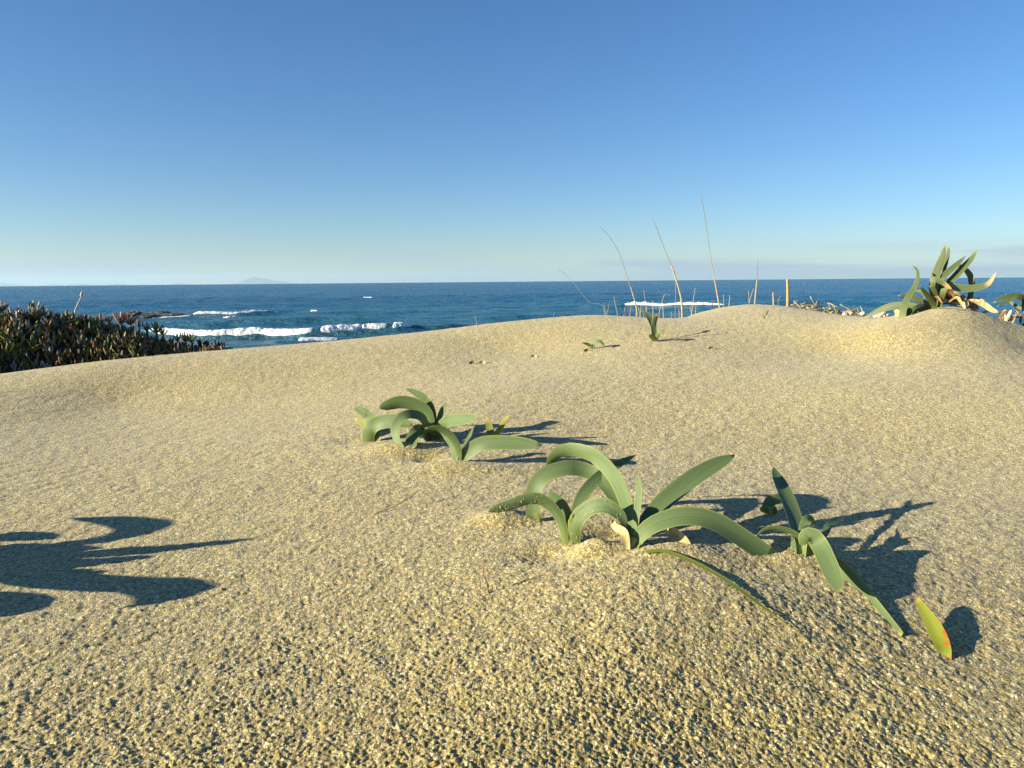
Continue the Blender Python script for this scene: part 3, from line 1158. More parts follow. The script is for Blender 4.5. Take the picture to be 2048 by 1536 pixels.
c2 = Crop(660, 740, .2832)
plant('sea_daffodil', 'left plant of the rear cluster, one broad leaf arching right', c2, (290, 505), [
    dict(p=[(268, 512), (278, 430), (330, 380), (420, 360), (500, 366), (585, 392)], w=90, d=-.03, roll=(20, 10), bw=.75, blunt=.9),
    dict(p=[(318, 490), (308, 400), (270, 330), (220, 290), (163, 260)], w=74, d=.03, roll=(20, 40), bw=.8),
    dict(p=[(300, 460), (258, 400), (215, 368), (173, 342)], w=42, d=.06, roll=(20, 20), bw=.6, b=.03, m=M_LEAFY),
], G_SD)
plant('sea_daffodil', 'bushiest plant of the rear cluster with leaves fanning both ways', c2, (730, 490), [
    dict(p=[(725, 470), (722, 310), (685, 225), (620, 170), (523, 124)], w=54, sh=(1093, 842), roll=(25, 25), bw=.6),
    dict(p=[(710, 470), (685, 315), (605, 250), (500, 228), (400, 252), (342, 268)], w=84, d=.0, roll=(30, 25), bw=.5, chan=.10),
    dict(p=[(700, 470), (660, 350), (590, 315), (510, 330), (460, 410), (480, 500), (535, 565)], w=58, d='g', roll=(30, 10), bw=.6, pointed=True),
    dict(p=[(740, 470), (782, 310), (822, 228)], w=34, sh=(1113, 856), roll=(20, 20), bw=.7),
    dict(p=[(745, 480), (800, 385), (865, 358), (950, 347), (1046, 325)], w=80, d=-.09, roll=(15, 10), bw=.5),
    dict(p=[(700, 480), (630, 430), (585, 480), (562, 562)], w=76, d='g', roll=(15, 5), bw=.6),
    dict(p=[(730, 480), (690, 440), (645, 470)], w=45, d=-.03, roll=(15, 5), bw=.6),
    dict(p=[(720, 470), (660, 330), (600, 280), (545, 330)], w=60, d=.06, roll=(15, 5), bw=.6),
    dict(p=[(748, 490), (760, 400), (790, 350)], w=60, d=.02, roll=(25, 25), bw=.8),
], G_SD)
plant('sea_daffodil', 'front plant of the rear cluster with one broad leaf lying to the right', c2, (915, 640), [
    dict(p=[(905, 640), (898, 545), (840, 455), (762, 412), (668, 412)], w=48, d=-.02, roll=(35, 30), bw=.6),
    dict(p=[(885, 620), (870, 540), (820, 470), (780, 440)], w=42, d=.02, roll=(30, 30), bw=.6),
    dict(p=[(912, 630), (960, 520), (1017, 398)], w=28, d=.01, roll=(20, 20), bw=.8),
    dict(p=[(922, 645), (965, 590), (1060, 525), (1200, 512), (1350, 520), (1498, 530)], w=94, d=-.03, roll=(15, 10), bw=.4, blunt=.9),
], G_SD)
plant('sea_daffodil', 'pair of short upright yellow green leaves right of the rear cluster', c2, (1150, 490), [
    dict(p=[(1132, 490), (1130, 420), (1103, 342)], w=48, d=.01, roll=(15, 15), bw=.9, m=M_LEAFY, blunt=.2),
    dict(p=[(1158, 490), (1200, 412), (1268, 318)], w=34, sh=(1211, 874), roll=(25, 25), bw=.9, m=M_LEAFY, blunt=.2),
], G_SD)

def build_grit():
    r_ = np.random.default_rng(4)
    V, F = [], []
    for p, s in GRIT:
        k0 = len(V)
        for d in ((1, 0, 0), (-1, 0, 0), (0, 1, 0), (0, -1, 0), (0, 0, 1), (0, 0, -1)):
            V.append(p + np.array(d) * s * r_.uniform(.6, 1.1))
        for a in (0, 1):
            for b in (2, 3):
                for c in (4, 5):
                    f = (k0 + a, k0 + b, k0 + c)
                    F.append(f if (a + b + c) % 2 == 0 else f[::-1])
    o = obj('sand_grains', V, F, plain_material('sand_grain', (.38, .29, .12), (.62, .54, .34), 900, 0.7), origin=GRIT[0][0], smooth=False)
    tag(o, 'loose sand grains clinging to the leaves of the centre plants', 'sand', kind='stuff')


build_grit()
for pl in [o for o in bpy.data.objects if o.name.startswith('sea_daffodil') and o.type == 'EMPTY']:
    if any(k in pl['label'] for k in ('large', 'smaller', 'front plant', 'bushiest', 'drooping')):
        b0 = np.array(pl.location)
        V, F = tube([b0 + np.array([0, .004, -.02]), b0 + np.array([0, .004, 0]), b0 + np.array([.001, .004, .010])], .0075, .0062, m=10, n=7)
        obj('leaf_sheath', V, F, M_DRY, pl, attrs={'tint': np.tile((.30, .31, .13), (len(V), 1))})

c6 = Crop(900, 620, .3418)
plant('sea_daffodil', 'tiny low sea daffodil alone on the slope left of the upright one', c6, (830, 228), [
    dict(p=[(830, 232), (815, 205), (772, 190)], w=16, d=-.01, roll=(30, 30), bw=.7),
    dict(p=[(832, 228), (850, 188), (880, 184), (905, 211)], w=20, d=-.02, roll=(30, 20), bw=.7),
    dict(p=[(808, 240), (795, 234), (785, 238)], w=12, d=0, roll=(30, 20), bw=.9, m=M_DRY, tint=BROWN, name='dry_leaf'),
], G_SD)
plant('sea_daffodil', 'upright sea daffodil with an orange leaf tip just below the dune crest', c6, (1200, 182), [
    dict(p=[(1198, 182), (1192, 110), (1175, 60), (1150, 22), (1118, 5)], w=28, sh=(1400, 662), lum=.2, roll=(20, 40), bw=.7),
    dict(p=[(1200, 182), (1192, 95), (1202, 45), (1224, 25)], w=28, d=.0, lum=.2, roll=(20, 40), bw=.7, m=M_LEAFD),
    dict(p=[(1200, 186), (1185, 160), (1168, 142)], w=30, d=-.03, roll=(10, 10), bw=.7),
    dict(p=[(1206, 178), (1222, 135), (1245, 128), (1260, 162)], w=24, d=-.03, roll=(30, 10), bw=.7, m=M_LEAFD),
], G_SD)

c5 = Crop(1680, 460, .1797)
dry = []
rr = random.Random(5)
for k in range(26):
    x = rr.uniform(960, 1520)
    y = 760 + rr.uniform(-40, 60) + max(0, x - 1300) * .25
    ln = rr.uniform(90, 230)
    a = rr.gauss(0.1, .35)
    tint = rr.choice([(.42, .30, .14), (.30, .18, .08), (.52, .42, .25), (.20, .12, .06)])
    dry.append(dict(p=[(x - ln / 2, y), (x, y - rr.uniform(5, 50)), (x + ln / 2 * math.cos(a), y + ln / 2 * math.sin(a) + rr.uniform(-10, 40))],
                    w=rr.uniform(28, 60), d=rr.uniform(-.04, .06), b=rr.uniform(-.02, .08), m=M_DRY, tint=tint, name='dry_leaf', roll=(rr.uniform(-40, 50), rr.uniform(-40, 50)), bw=.7, root=False, n=12, chan=.3))
plant('sea_daffodil', 'tall bushy sea daffodil on top of the right hand mound, over withered leaves', c5, (1100, 835), [
    dict(p=[(1050, 780), (1045, 640), (1062, 520), (1110, 390), (1148, 280), (1166, 155)], w=96, d=.03, roll=(20, 40), bw=.6, blunt=0),
    dict(p=[(1110, 780), (1150, 500), (1180, 380), (1205, 270), (1211, 172)], w=38, d=.06, roll=(20, 30), bw=.6, peak=.7),
    dict(p=[(1090, 780), (1120, 570), (1200, 472), (1290, 392), (1402, 288)], w=74, d=.0, roll=(15, 15), bw=.6),
    dict(p=[(1110, 800), (1210, 600), (1280, 520), (1370, 420), (1460, 322), (1532, 213)], w=80, d=.0, roll=(15, 25), bw=.7, blunt=0),
    dict(p=[(1440, 800), (1468, 630), (1462, 560), (1436, 490), (1370, 422), (1243, 354)], w=66, d=.05, b=.03, roll=(25, 35), bw=.6),
    dict(p=[(1120, 800), (1180, 640), (1300, 640), (1430, 652), (1560, 632), (1660, 590), (1742, 462)], w=88, d=-.05, roll=(20, 15), bw=.5, m=M_LEAFD, blunt=0, peak=.45),
    dict(p=[(1030, 760), (1025, 600), (1065, 545), (1150, 592), (1250, 664)], w=66, d=-.04, roll=(15, 15), bw=.6, m=M_LEAFD),
    dict(p=[(695, 965), (712, 860), (760, 742), (830, 640), (867, 530), (856, 440), (793, 387)], w=66, d=.04, b='g', roll=(20, 60), bw=1.0, peak=.3, blunt=0),
    dict(p=[(900, 880), (790, 850), (700, 840), (560, 852), (420, 902), (250, 990)], w=84, d='g', b=.0, roll=(20, 15), bw=.7, pointed=True),
    dict(p=[(1048, 850), (980, 740), (885, 625)], w=60, d=-.05, b=-.03, roll=(15, 15), bw=.7),
    dict(p=[(1070, 800), (1035, 690), (1010, 615)], w=76, d=-.02, roll=(15, 15), bw=.7, blunt=1),
    dict(p=[(1100, 800), (1130, 705), (1200, 645)], w=88, d=-.03, roll=(15, 15), bw=.8),
    dict(p=[(980, 830), (850, 775), (770, 725), (645, 732)], w=66, d=.02, roll=(15, 15), bw=.6),
    dict(p=[(1020, 800), (930, 700), (830, 680)], w=50, d=.05, roll=(15, 15), bw=.6),
    dict(p=[(950, 860), (860, 870), (800, 930)], w=80, d=-.02, b='g', roll=(15, 15), bw=.7, blunt=1),
    dict(p=[(760, 950), (770, 900), (755, 870)], w=70, d=.02, b='g', roll=(15, 15), bw=.8),
    dict(p=[(640, 960), (640, 920), (600, 900)], w=70, d=.02, b='g', m=M_DRY, tint=(.45, .36, .18), name='dry_leaf', bw=.9),
    dict(p=[(1400, 790), (1500, 790), (1600, 830), (1690, 890), (1770, 925)], w=66, d=-.02, m=M_DRY, tint=(.66, .50, .28), name='dry_leaf', roll=(15, 30), bw=.3, root=False),
    dict(p=[(1380, 770), (1400, 820), (1410, 870)], w=60, d=-.03, m=M_DRY, tint=(.60, .46, .28), name='dry_leaf', roll=(15, 30), bw=.6, root=False),
    dict(p=[(1560, 950), (1650, 900), (1790, 920)], w=34, d=-.02, m=M_DRY, tint=(.60, .48, .30), name='dry_leaf', roll=(15, 30), bw=.6, root=False, b=.05),
    dict(p=[(920, 890), (970, 850), (1030, 850)], w=34, d=-.0, m=M_DRY, tint=(.75, .66, .50), name='dry_leaf', roll=(15, 30), bw=.6, root=False, b='g'),
    dict(p=[(1440, 860), (1480, 900), (1560, 950)], w=60, d=-.0, m=M_DRY, tint=(.20, .12, .06), name='dry_leaf', roll=(15, 30), bw=.6, root=False),
    dict(p=[(1080, 885), (1240, 882), (1410, 908)], w=12, lie=.003, m=M_DRY, tint=(.25, .2, .12), name='dry_leaf', roll=(15, 30), bw=.6, root=False),
] + dry, G_SD, mat=M_OLIVE, wk=.92)

dry = []
for k in range(34):
    x = rr.uniform(1800, 2260)
    y = rr.uniform(800, 1040) if x > 1940 else rr.uniform(940, 1040)
    ln = rr.uniform(90, 200)
    a = rr.uniform(-1.5, 1.5)
    tint = rr.choice([(.42, .30, .14), (.30, .18, .08), (.70, .62, .48), (.20, .12, .06), (.66, .56, .40)])
    dry.append(dict(p=[(x - ln / 2 * math.cos(a), y - ln / 2 * math.sin(a)), (x, y - rr.uniform(-20, 50)), (x + ln / 2 * math.cos(a), y + ln / 2 * math.sin(a))],
                    w=rr.uniform(14, 44), d=rr.uniform(-.05, .05), b=rr.uniform(-.04, .10), m=M_DRY, tint=tint, name='dry_leaf', roll=(rr.uniform(-40, 50), rr.uniform(-40, 50)), bw=.7, root=False, n=12, chan=.3))
plant('sea_daffodil', 'withered sea daffodil tangle at the right edge behind the mound', c5, (2030, 1075), [
    dict(p=[(2080, 950), (2040, 770), (1930, 735), (1810, 760), (1705, 810)], w=70, d=.0, roll=(15, 15), bw=.6),
    dict(p=[(2090, 950), (2060, 760), (1980, 730), (1860, 800), (1740, 855)], w=40, d=-.03, roll=(35, 15), bw=.6),
    dict(p=[(2100, 950), (2120, 760), (2060, 720), (1990, 750)], w=70, d=.03, roll=(15, 15), bw=.6),
    dict(p=[(2050, 900), (1900, 800), (1840, 705)], w=34, d=.06, roll=(15, 15), bw=.6),
] + dry, G_SD, dy0=.26, mat=M_OLIVE, wk=.92)

# ------------------------------------------------------------------ the plant left of the frame whose shadow falls into view
g0 = ground(-40, 1120)
base = g0 - np.array([ldir[0], ldir[1], 0]) * .22
base[2] = gz(base[0], base[1])
tl = thing('sea_daffodil', 'sea daffodil beyond the left edge of the view, seen only by its shadow', 'plant', base, G_SD)
SH = [([(-60, 1118), (120, 1112), (300, 1100), (420, 1088), (515, 1077)], (.02, .07, .11, .14, .165), .020),
      ([(-60, 1112), (100, 1092), (200, 1080), (255, 1068), (290, 1052), (230, 1040), (140, 1036)], (.02, .07, .10, .125, .125, .11, .09), .024),
      ([(-60, 1130), (100, 1158), (230, 1168), (310, 1170), (350, 1184), (310, 1202), (240, 1216)], (.02, .06, .09, .11, .115, .10, .08), .024),
      ([(-60, 1120), (60, 1118), (160, 1110), (250, 1100), (310, 1092)], (.02, .06, .09, .11, .12), .022),
      ([(-60, 1125), (60, 1130), (150, 1128), (250, 1118), (290, 1110)], (.02, .05, .075, .09, .09), .024),
      ([(-60, 1140), (60, 1150), (150, 1150), (210, 1140)], (.02, .05, .075, .09), .024),
      ([(-60, 1105), (0, 1098), (90, 1100), (200, 1098)], (.02, .06, .08, .09), .024),
      ([(-60, 1080), (0, 1072), (60, 1074), (110, 1078)], (.02, .06, .08, .09), .02),
      ([(-160, 1180), (-90, 1195), (-10, 1200), (28, 1212), (10, 1228), (-40, 1236)], (.02, .05, .06, .065, .06, .05), .022)]
for pts, zs, w in SH:
    P = []
    for (px, py), z in zip(pts, zs):
        g = ground(px, py)
        P.append(g - ldir / -ldir[2] * z)
    P = [np.array([base[0], base[1], base[2] - .01])] + P
    strap('leaf', P, w, M_LEAF, tl, (0, 0), .08, face=ldir, base_w=.7)

# ------------------------------------------------------------------ dry stalks


G_ST = 'dry grass stalks standing behind the dune crest'


def stalk(label, pts, depth, w0, w1, tint, d=0.0, group=G_ST, sheath=None):
    """pts in photo pixels from foot to tip, at a depth behind the crest; foot is carried down into the sand"""
    P = [at_depth(px, py, depth + d * i / (len(pts) - 1)) for i, (px, py) in enumerate(pts)]
    f = P[0].copy()
    zg = gz(f[0], f[1])
    foot = np.array([f[0] + (P[0][0] - P[1][0]) * .2, f[1], min(zg - .03, f[2] - .01)])
    P = [foot] + P
    V, F = tube(P, w0 * .24 / FPX * depth, w1 * .24 / FPX * depth)
    base = (foot[0], foot[1], zg)
    if sheath is None:
        o = obj('dry_stalk', V, F, M_STALK, origin=base, attrs={'tint': np.tile(tint, (len(V), 1))})
        return tag(o, label, 'stalk', group)
    t = thing('dry_stalk', label, 'stalk', base, group)
    hz = np.array(V)[:, 2]
    hz = np.clip((hz - hz.min()) / (hz.max() - hz.min()) * 1.6 - .35, 0, 1)[:, None]
    obj('stem', V, F, M_STALK, t, attrs={'tint': np.array(tint)[None] * .8 * (1 - hz) + np.array((.17, .18, .10))[None] * hz})
    k = sheath
    SP = P[:k + 1]
    V, F = tube(SP, w0 * .42 / FPX * depth, w0 * .25 / FPX * depth)
    obj('leaf_sheath', V, F, M_STALK, t, attrs={'tint': np.tile((.36, .29, .16), (len(V), 1))})
    return t


c4 = Crop(1080, 360, .3027)
TAN = (.34, .26, .13)
PALE = (.38, .33, .20)
GREYG = (.26, .27, .17)
q = lambda L: [c4(p) for p in L]
stalk('leftmost tall stalk, thin and strongly bent to the left', q([(420, 845), (330, 810), (280, 755), (230, 690), (180, 635), (112, 582)]), 2.9, 2.2, 1.2, GREYG)
stalk('tall thin stalk curving left, second of the tall ones', q([(642, 900), (632, 820), (600, 710), (575, 640), (530, 500), (470, 390), (400, 312)]), 2.9, 4.4, 1.6, (.40, .36, .22), sheath=3)
stalk('tall leaning tan stalk in the middle of the tall ones', q([(940, 895), (932, 780), (900, 660), (870, 570), (820, 450), (745, 250)]), 2.75, 5.4, 2.2, (.50, .40, .22), sheath=4)
stalk('tallest straight stalk of all, leaning slightly left', q([(1187, 850), (1165, 720), (1150, 640), (1120, 460), (1090, 250), (1064, 95)]), 2.7, 4.6, 2.0, (.42, .36, .20), sheath=3)
stalk('thin side shoot beside the leaning tan stalk', q([(895, 660), (880, 590), (864, 520)]), 2.76, 2.0, 1.2, GREYG)
stalk('medium upright stalk behind the right crest', q([(1420, 815), (1428, 720), (1434, 660), (1438, 590), (1440, 520)]), 2.8, 4.2, 1.6, (.52, .42, .26), sheath=3)
stalk('short thick tan stump farthest right behind the crest', q([(1637, 830), (1637, 740), (1634, 655)]), 2.75, 15.0, 10.0, TAN)
stalk('short tan stump second from the right behind the crest', q([(1544, 822), (1542, 780), (1540, 742)]), 2.8, 10.0, 6.0, TAN)
stalk('leaning short stalk just left of the medium upright one', q([(1382, 815), (1395, 765), (1412, 716)]), 2.8, 3.2, 2.2, TAN)
stalk('short upright stalk left of the leaning short one', q([(1382, 815), (1380, 770), (1378, 730)]), 2.85, 3.0, 2.0, TAN)
stalk('short upright stalk right of the tallest stalk', q([(1214, 835), (1214, 790), (1213, 757)]), 2.8, 3.2, 2.2, TAN)
stalk('leaning pale stalk right of the leaning tan stalk', q([(1003, 880), (1012, 800), (1026, 715)]), 2.9, 3.2, 2.0, PALE)
stalk('thin bent stalk with hooked top in the dip', q([(788, 885), (805, 810), (822, 760), (840, 757), (860, 764)]), 2.7, 3.4, 1.6, TAN)
stalk('short thick stalk under the hooked one in the dip', q([(816, 925), (815, 880), (812, 830)]), 2.85, 4.6, 3.0, TAN)
stalk('straight pale stalk left of the curving tall stalk', q([(514, 910), (502, 840), (487, 770)]), 2.8, 3.4, 2.2, TAN)
stalk('thin stalk at the left end of the dip', q([(437, 898), (430, 860), (421, 815)]), 2.8, 2.8, 1.8, TAN)
stalk('thin stalk crossing the one at the left end of the dip', q([(442, 898), (450, 855), (457, 815)]), 2.85, 2.2, 1.4, TAN)
stalk('thin grey stalk in front of the white foam line', q([(702, 880), (695, 800), (685, 728)]), 3.0, 2.0, 1.2, PALE)
for k, (x, y, tx, ty) in enumerate(((552, 912, 560, 845), (566, 915, 556, 870), (590, 918, 598, 835), (602, 920, 590, 885), (655, 925, 668, 830), (668, 925, 648, 840), (683, 928, 686, 870),
                                    (640, 922, 634, 880), (746, 905, 744, 800), (700, 925, 704, 840), (868, 915, 868, 870), (1027, 870, 1030, 835), (1140, 850, 1137, 790), (1250, 815, 1253, 760), (610, 922, 640, 880), (575, 915, 640, 910), (1000, 885, 990, 840), (920, 900, 915, 850))):
    stalk('short dry broken grass stalk standing in the dip behind the dune crest', q([(x, y), ((x + tx) / 2 + 2, (y + ty) / 2), (tx, ty)]), 2.75 + .2 * rr.random(), 2.8, 1.6, rr.choice([TAN, PALE, (.45, .36, .2)]))
for k, (x, y, tx, ty, lab) in enumerate(((1575, 792, 1590, 765, 'thin curved grass blade between the two right stumps'), (90, 895, 98, 872, 'tiny dry stalk on the left shoulder of the crest'))):
    stalk(lab, q([(x, y), ((x + tx) / 2 + 1, (y + ty) / 2), (tx, ty)]), 2.6, 2.0, 1.2, GREYG)
# lone stalk on the left crest
stalk('small forked dry stalk alone on the crest left of the dip', [(955, 656), (953, 645), (950, 632)], 2.36, 3.4, 1.6, TAN, group=None)
# dry sprig on the far slope
p0 = [(1522, 638), (1527, 630), (1531, 621)]
V, F = tube([ground(*p) + np.array([0, 0, .004]) for p in p0], .0009, .0005)
o = obj('dry_sprig', V, F, M_STALK, origin=ground(*p0[0]), attrs={'tint': np.tile((.50, .36, .15), (len(V), 1))})
tag(o, 'small brown sprig lying on the slope below the right crest', 'twig')

# twigs on the near sand
g = ground(978, 1184)
P = [g - np.array([0, 0, .006]), at_depth(973, 1165, g[1]), at_depth(966, 1148, g[1] + .002), at_depth(967, 1132, g[1] + .004)]
t = thing('dry_twig', 'thin bent twig standing upright in the sand below the middle plant', 'twig', g)
V, F = tube(P, .0011, .0006)
obj('stem', V, F, M_STALK, t, attrs={'tint': np.tile((.24, .16, .08), (len(V), 1))})
V, F = tube([P[-2], at_depth(974, 1136, g[1])], .0006, .0004)
obj('side_twig', V, F, M_STALK, t, attrs={'tint': np.tile((.24, .16, .08), (len(V), 1))})
P = [ground(px, py) + np.array([0, 0, z]) for px, py, z in ((750, 1028, .001), (785, 1020, .004), (822, 1010, .012), (838, 1004, .017))]
V, F = tube(P, .0008, .0006)
o = obj('dry_twig', V, F, M_STALK, origin=P[0], attrs={'tint': np.tile((.30, .21, .10), (len(V), 1))})
tag(o, 'straight brown twig lying on the sand left of the middle plant', 'twig')
# scraps lying on the mid slope
for px, py, lab in ((1068, 715, 'pale dry scrap on the slope left of the tiny plant'), (1175, 703, 'dark dry scrap under the tiny plant'), (1424, 699, 'small dark scrap on the slope right of the upright plant'),
                    (945, 728, 'pair of dry crumbs on the sand far left of the tiny plant'), (965, 727, 'flat dry crumb on the slope left of the pale scrap')):
    g = ground(px, py)
    P = [g + np.array([-.009, 0, .000]), g + np.array([0, .004, .003]), g + np.array([.009, .0, .000])]
    o = strap('dry_scrap', P, .010, M_DRY, None, (20, 20), .3, n=8, tint=(.20, .145, .06) if 'pale' not in lab else (.50, .42, .24))
    c = np.array(g)
    tag(o, lab, 'plant scrap', 'dry scraps scattered on the slope')

# ------------------------------------------------------------------ debris on the right crest


def twig_heap(name, label, cat, px, py, depth, n, sx, sz, tints, seed):
    r_ = random.Random(seed)
    c = at_depth(px, py, depth)
    zg = gz(c[0], c[1])
    t = thing(name, label, cat, (c[0], c[1], zg))
    for k in range(n):
        x, y = c[0] + r_.gauss(0, sx * .5), c[1] + r_.gauss(0, .05)
        z = max(zg, c[2] - sz) + abs(r_.gauss(0, sz * .7))
        a, e, l = r_.uniform(0, 6.28), r_.gauss(.2, .45), r_.uniform(.03, .085)
        dv = np.array([math.cos(a) * math.cos(e), math.sin(a) * math.cos(e) * .5, math.sin(e)]) * l / 2
        m_ = np.array([x, y, z])
        V, F = tube([m_ - dv, m_ + np.array([0, 0, r_.uniform(-.008, .012)]), m_ + dv], .0032, .0014, m=5, n=6)
        obj('twig', V, F, M_STALK, t, attrs={'tint': np.tile(r_.choice(tints), (len(V), 1))})
    return t


twig_heap('twig_heap', 'heap of bleached dry twigs on the crest left of the big right mound', 'twigs', 1635, 626, 2.62, 36, .09, .022, [(.42, .34, .22), (.30, .23, .13), (.18, .13, .065), (.24, .22, .11)], 3)
twig_heap('twig_heap', 'low strip of dark dry litter right of the bleached twig heap', 'twigs', 1672, 631, 2.60, 22, .09, .008, [(.30, .24, .12), (.22, .22, .10), (.40, .3, .16)], 4)
for k, (px, py, s, lab) in enumerate(((1690, 629, .014, 'left of the two small pale stones on the crest'), (1701, 627, .012, 'right of the two small pale stones on the crest'),
                                      (1725, 627, .014, 'small pale stone beside the lowest leaf of the mound plant'),
                                      (1757, 632, .016, 'white stone left of the white stone pile by the mound plant'), (1764, 629, .020, 'white stone on top by the mound plant'), (1771, 633, .018, 'white stone at right of the pile by the mound plant'), (1752, 636, .014, 'lowest white stone under the mound plant leaf'))):
    c = at_depth(px, py, 2.42 if px < 1740 else 2.36)
    c[2] = max(c[2], gz(c[0], c[1]) + .004)
    rock('pale_stone', lab, 'stone', M_STONE, c, (s * .75, s * .6, s * .5), 80 + k, 'pale stones on the crest', sub=7)
V, F = tube([at_depth(1725, 630, 2.42), at_depth(1724, 620, 2.42), at_depth(1720, 612, 2.43)], .0012, .0006)
o = obj('dry_twig', V, F, M_STALK, origin=at_depth(1725, 630, 2.42), attrs={'tint': np.tile((.55, .5, .4), (len(V), 1))})
tag(o, 'tiny pale twig standing by the small stone near the mound plant', 'twig')

# ------------------------------------------------------------------ ice plants


def finger(V, F, TI, base, dv, L, w, tint, tip, curve=.25):
    """one three-angled fleshy leaf"""
    dv = dv / np.linalg.norm(dv)
    side = np.cross(dv, (0, 0, 1.0))
    if np.linalg.norm(side) < .1:
        side = np.array([1.0, 0, 0])
    side /= np.linalg.norm(side)
    up = np.cross(side, dv)
    k0 = len(V)
    for s, ww in ((0, .75), (.4, 1.0), (.78, .75)):
        c = base + dv * L * s + up * L * curve * s * s
        for a in (0.5, 2.6, 4.7):
            V.append(c + (side * math.cos(a) + up * math.sin(a)) * w * ww / 2)
            TI.append(np.array(tint) * (1 - s) + np.array(tip) * s)
    V.append(base + dv * L + up * L * curve)
    TI.append(np.array(tip))
    for r_ in range(2):
        for j in range(3):
            F.append((k0 + r_ * 3 + j, k0 + r_ * 3 + (j + 1) % 3, k0 + r_ * 3 + 3 + (j + 1) % 3, k0 + r_ * 3 + 3 + j))
    for j in range(3):
        F.append((k0 + 6 + j, k0 + 6 + (j + 1) % 3, k0 + 9))


GREENS = [(.085, .105, .032), (.11, .12, .034), (.12, .09, .038), (.065, .08, .03)]
REDS = [(.22, .085, .05), (.28, .14, .09), (.17, .06, .035), (.14, .10, .035)]


def shoot_dirs(r_, n, spread):
    out = []
    for k in range(n):
        a = k * 2.4 + r_.uniform(-.3, .3)
        e = r_.uniform(spread[0], spread[1])
        out.append(np.array([math.cos(a) * math.cos(e), math.sin(a) * math.cos(e), math.sin(e)]))
    return out


def build_mat():
    r_ = random.Random(12)
    V, F, TI = [], [], []
    cnt = 0
    for k in range(7000):
        x = r_.uniform(-8.5, -1.2)
        if x < -4.8 and r_.random() < .45:
            continue
        yc = float(np.interp(x, [-7, -4.5, -2, -.5], [3.9, 4.4, 4.7, 4.9]))
        y = yc + r_.uniform(-1.15, .75)
        z = gz(x, y)
        ns = .10 * float(nz2(x * 2.2, y * 2.2)) + .03
        if z < -.75:
            continue
        b = np.array([x, y, z + max(0, ns) * .8])
        n = r_.randint(5, 8)
        tint = np.array(r_.choice(GREENS))
        red = r_.random() < .45
        tip = np.array(r_.choice(REDS)) if red else tint * 1.5
        dead = r_.random() < .10
        if dead:
            tint, tip = np.array((.20, .17, .12)), np.array((.34, .31, .26))
        for dv in shoot_dirs(r_, n, (.0, 1.15)):
            finger(V, F, TI, b + np.array([r_.uniform(-.02, .02), r_.uniform(-.02, .02), r_.uniform(-.02, .03)]), dv, r_.uniform(.035, .070), .015, tint, tip)
        cnt += 1
    o = obj('ice_plant_mat', V, F, M_ICE, origin=(-3.0, 4.4, 0), attrs={'tint': np.array(TI)}, smooth=False)
    tag(o, 'dark mat of green and reddish ice plants on the shaded bank at the left', 'ice plants', kind='stuff')


# dark thatch of old stems and soil under the mat
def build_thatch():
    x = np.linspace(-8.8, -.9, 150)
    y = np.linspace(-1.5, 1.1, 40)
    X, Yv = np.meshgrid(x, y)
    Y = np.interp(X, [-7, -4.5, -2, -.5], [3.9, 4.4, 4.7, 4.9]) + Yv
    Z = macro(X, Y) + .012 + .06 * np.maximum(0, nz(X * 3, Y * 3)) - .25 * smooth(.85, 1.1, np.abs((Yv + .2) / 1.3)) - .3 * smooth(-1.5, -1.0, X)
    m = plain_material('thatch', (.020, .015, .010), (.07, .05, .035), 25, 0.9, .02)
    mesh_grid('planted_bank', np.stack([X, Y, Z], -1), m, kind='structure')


build_thatch()
build_mat()

G_IP = 'ice plant shoots standing out along the top of the bank'


def bank_pt(px, py):
    """crest of the bank under a photo column"""
    best = None
    for y in np.linspace(3.6, 5.0, 57):
        p = at_depth(px, py, y)
        d = gz(p[0], p[1]) - p[2]
        if best is None or d > best[0]:
            best = (d, p)
    return best[1]


def ice_shoot(label, px, py, size, n, tint, tip, seed, spread=(.5, 1.35)):
    r_ = random.Random(seed)
    p = bank_pt(px, py)
    f = p.copy()
    t = thing('ice_plant', label, 'ice plant', f, G_IP)
    zg = gz(f[0], f[1])
    V, F = tube([np.array([f[0], f[1], min(zg, f[2]) - .05]), f + np.array([.004, 0, -.01]), f + np.array([0, 0, .01])], .008, .006, m=5, n=5)
    obj('stem', V, F, M_ICE, t, attrs={'tint': np.tile((.09, .05, .035), (len(V), 1))})
    for dv in shoot_dirs(r_, n, spread):
        V, F, TI = [], [], []
        finger(V, F, TI, f + dv * .006, dv, size * r_.uniform(.8, 1.15), size * .2, tint, tip)
        obj('leaf', V, F, M_ICE, t, attrs={'tint': np.array(TI)}, smooth=False)


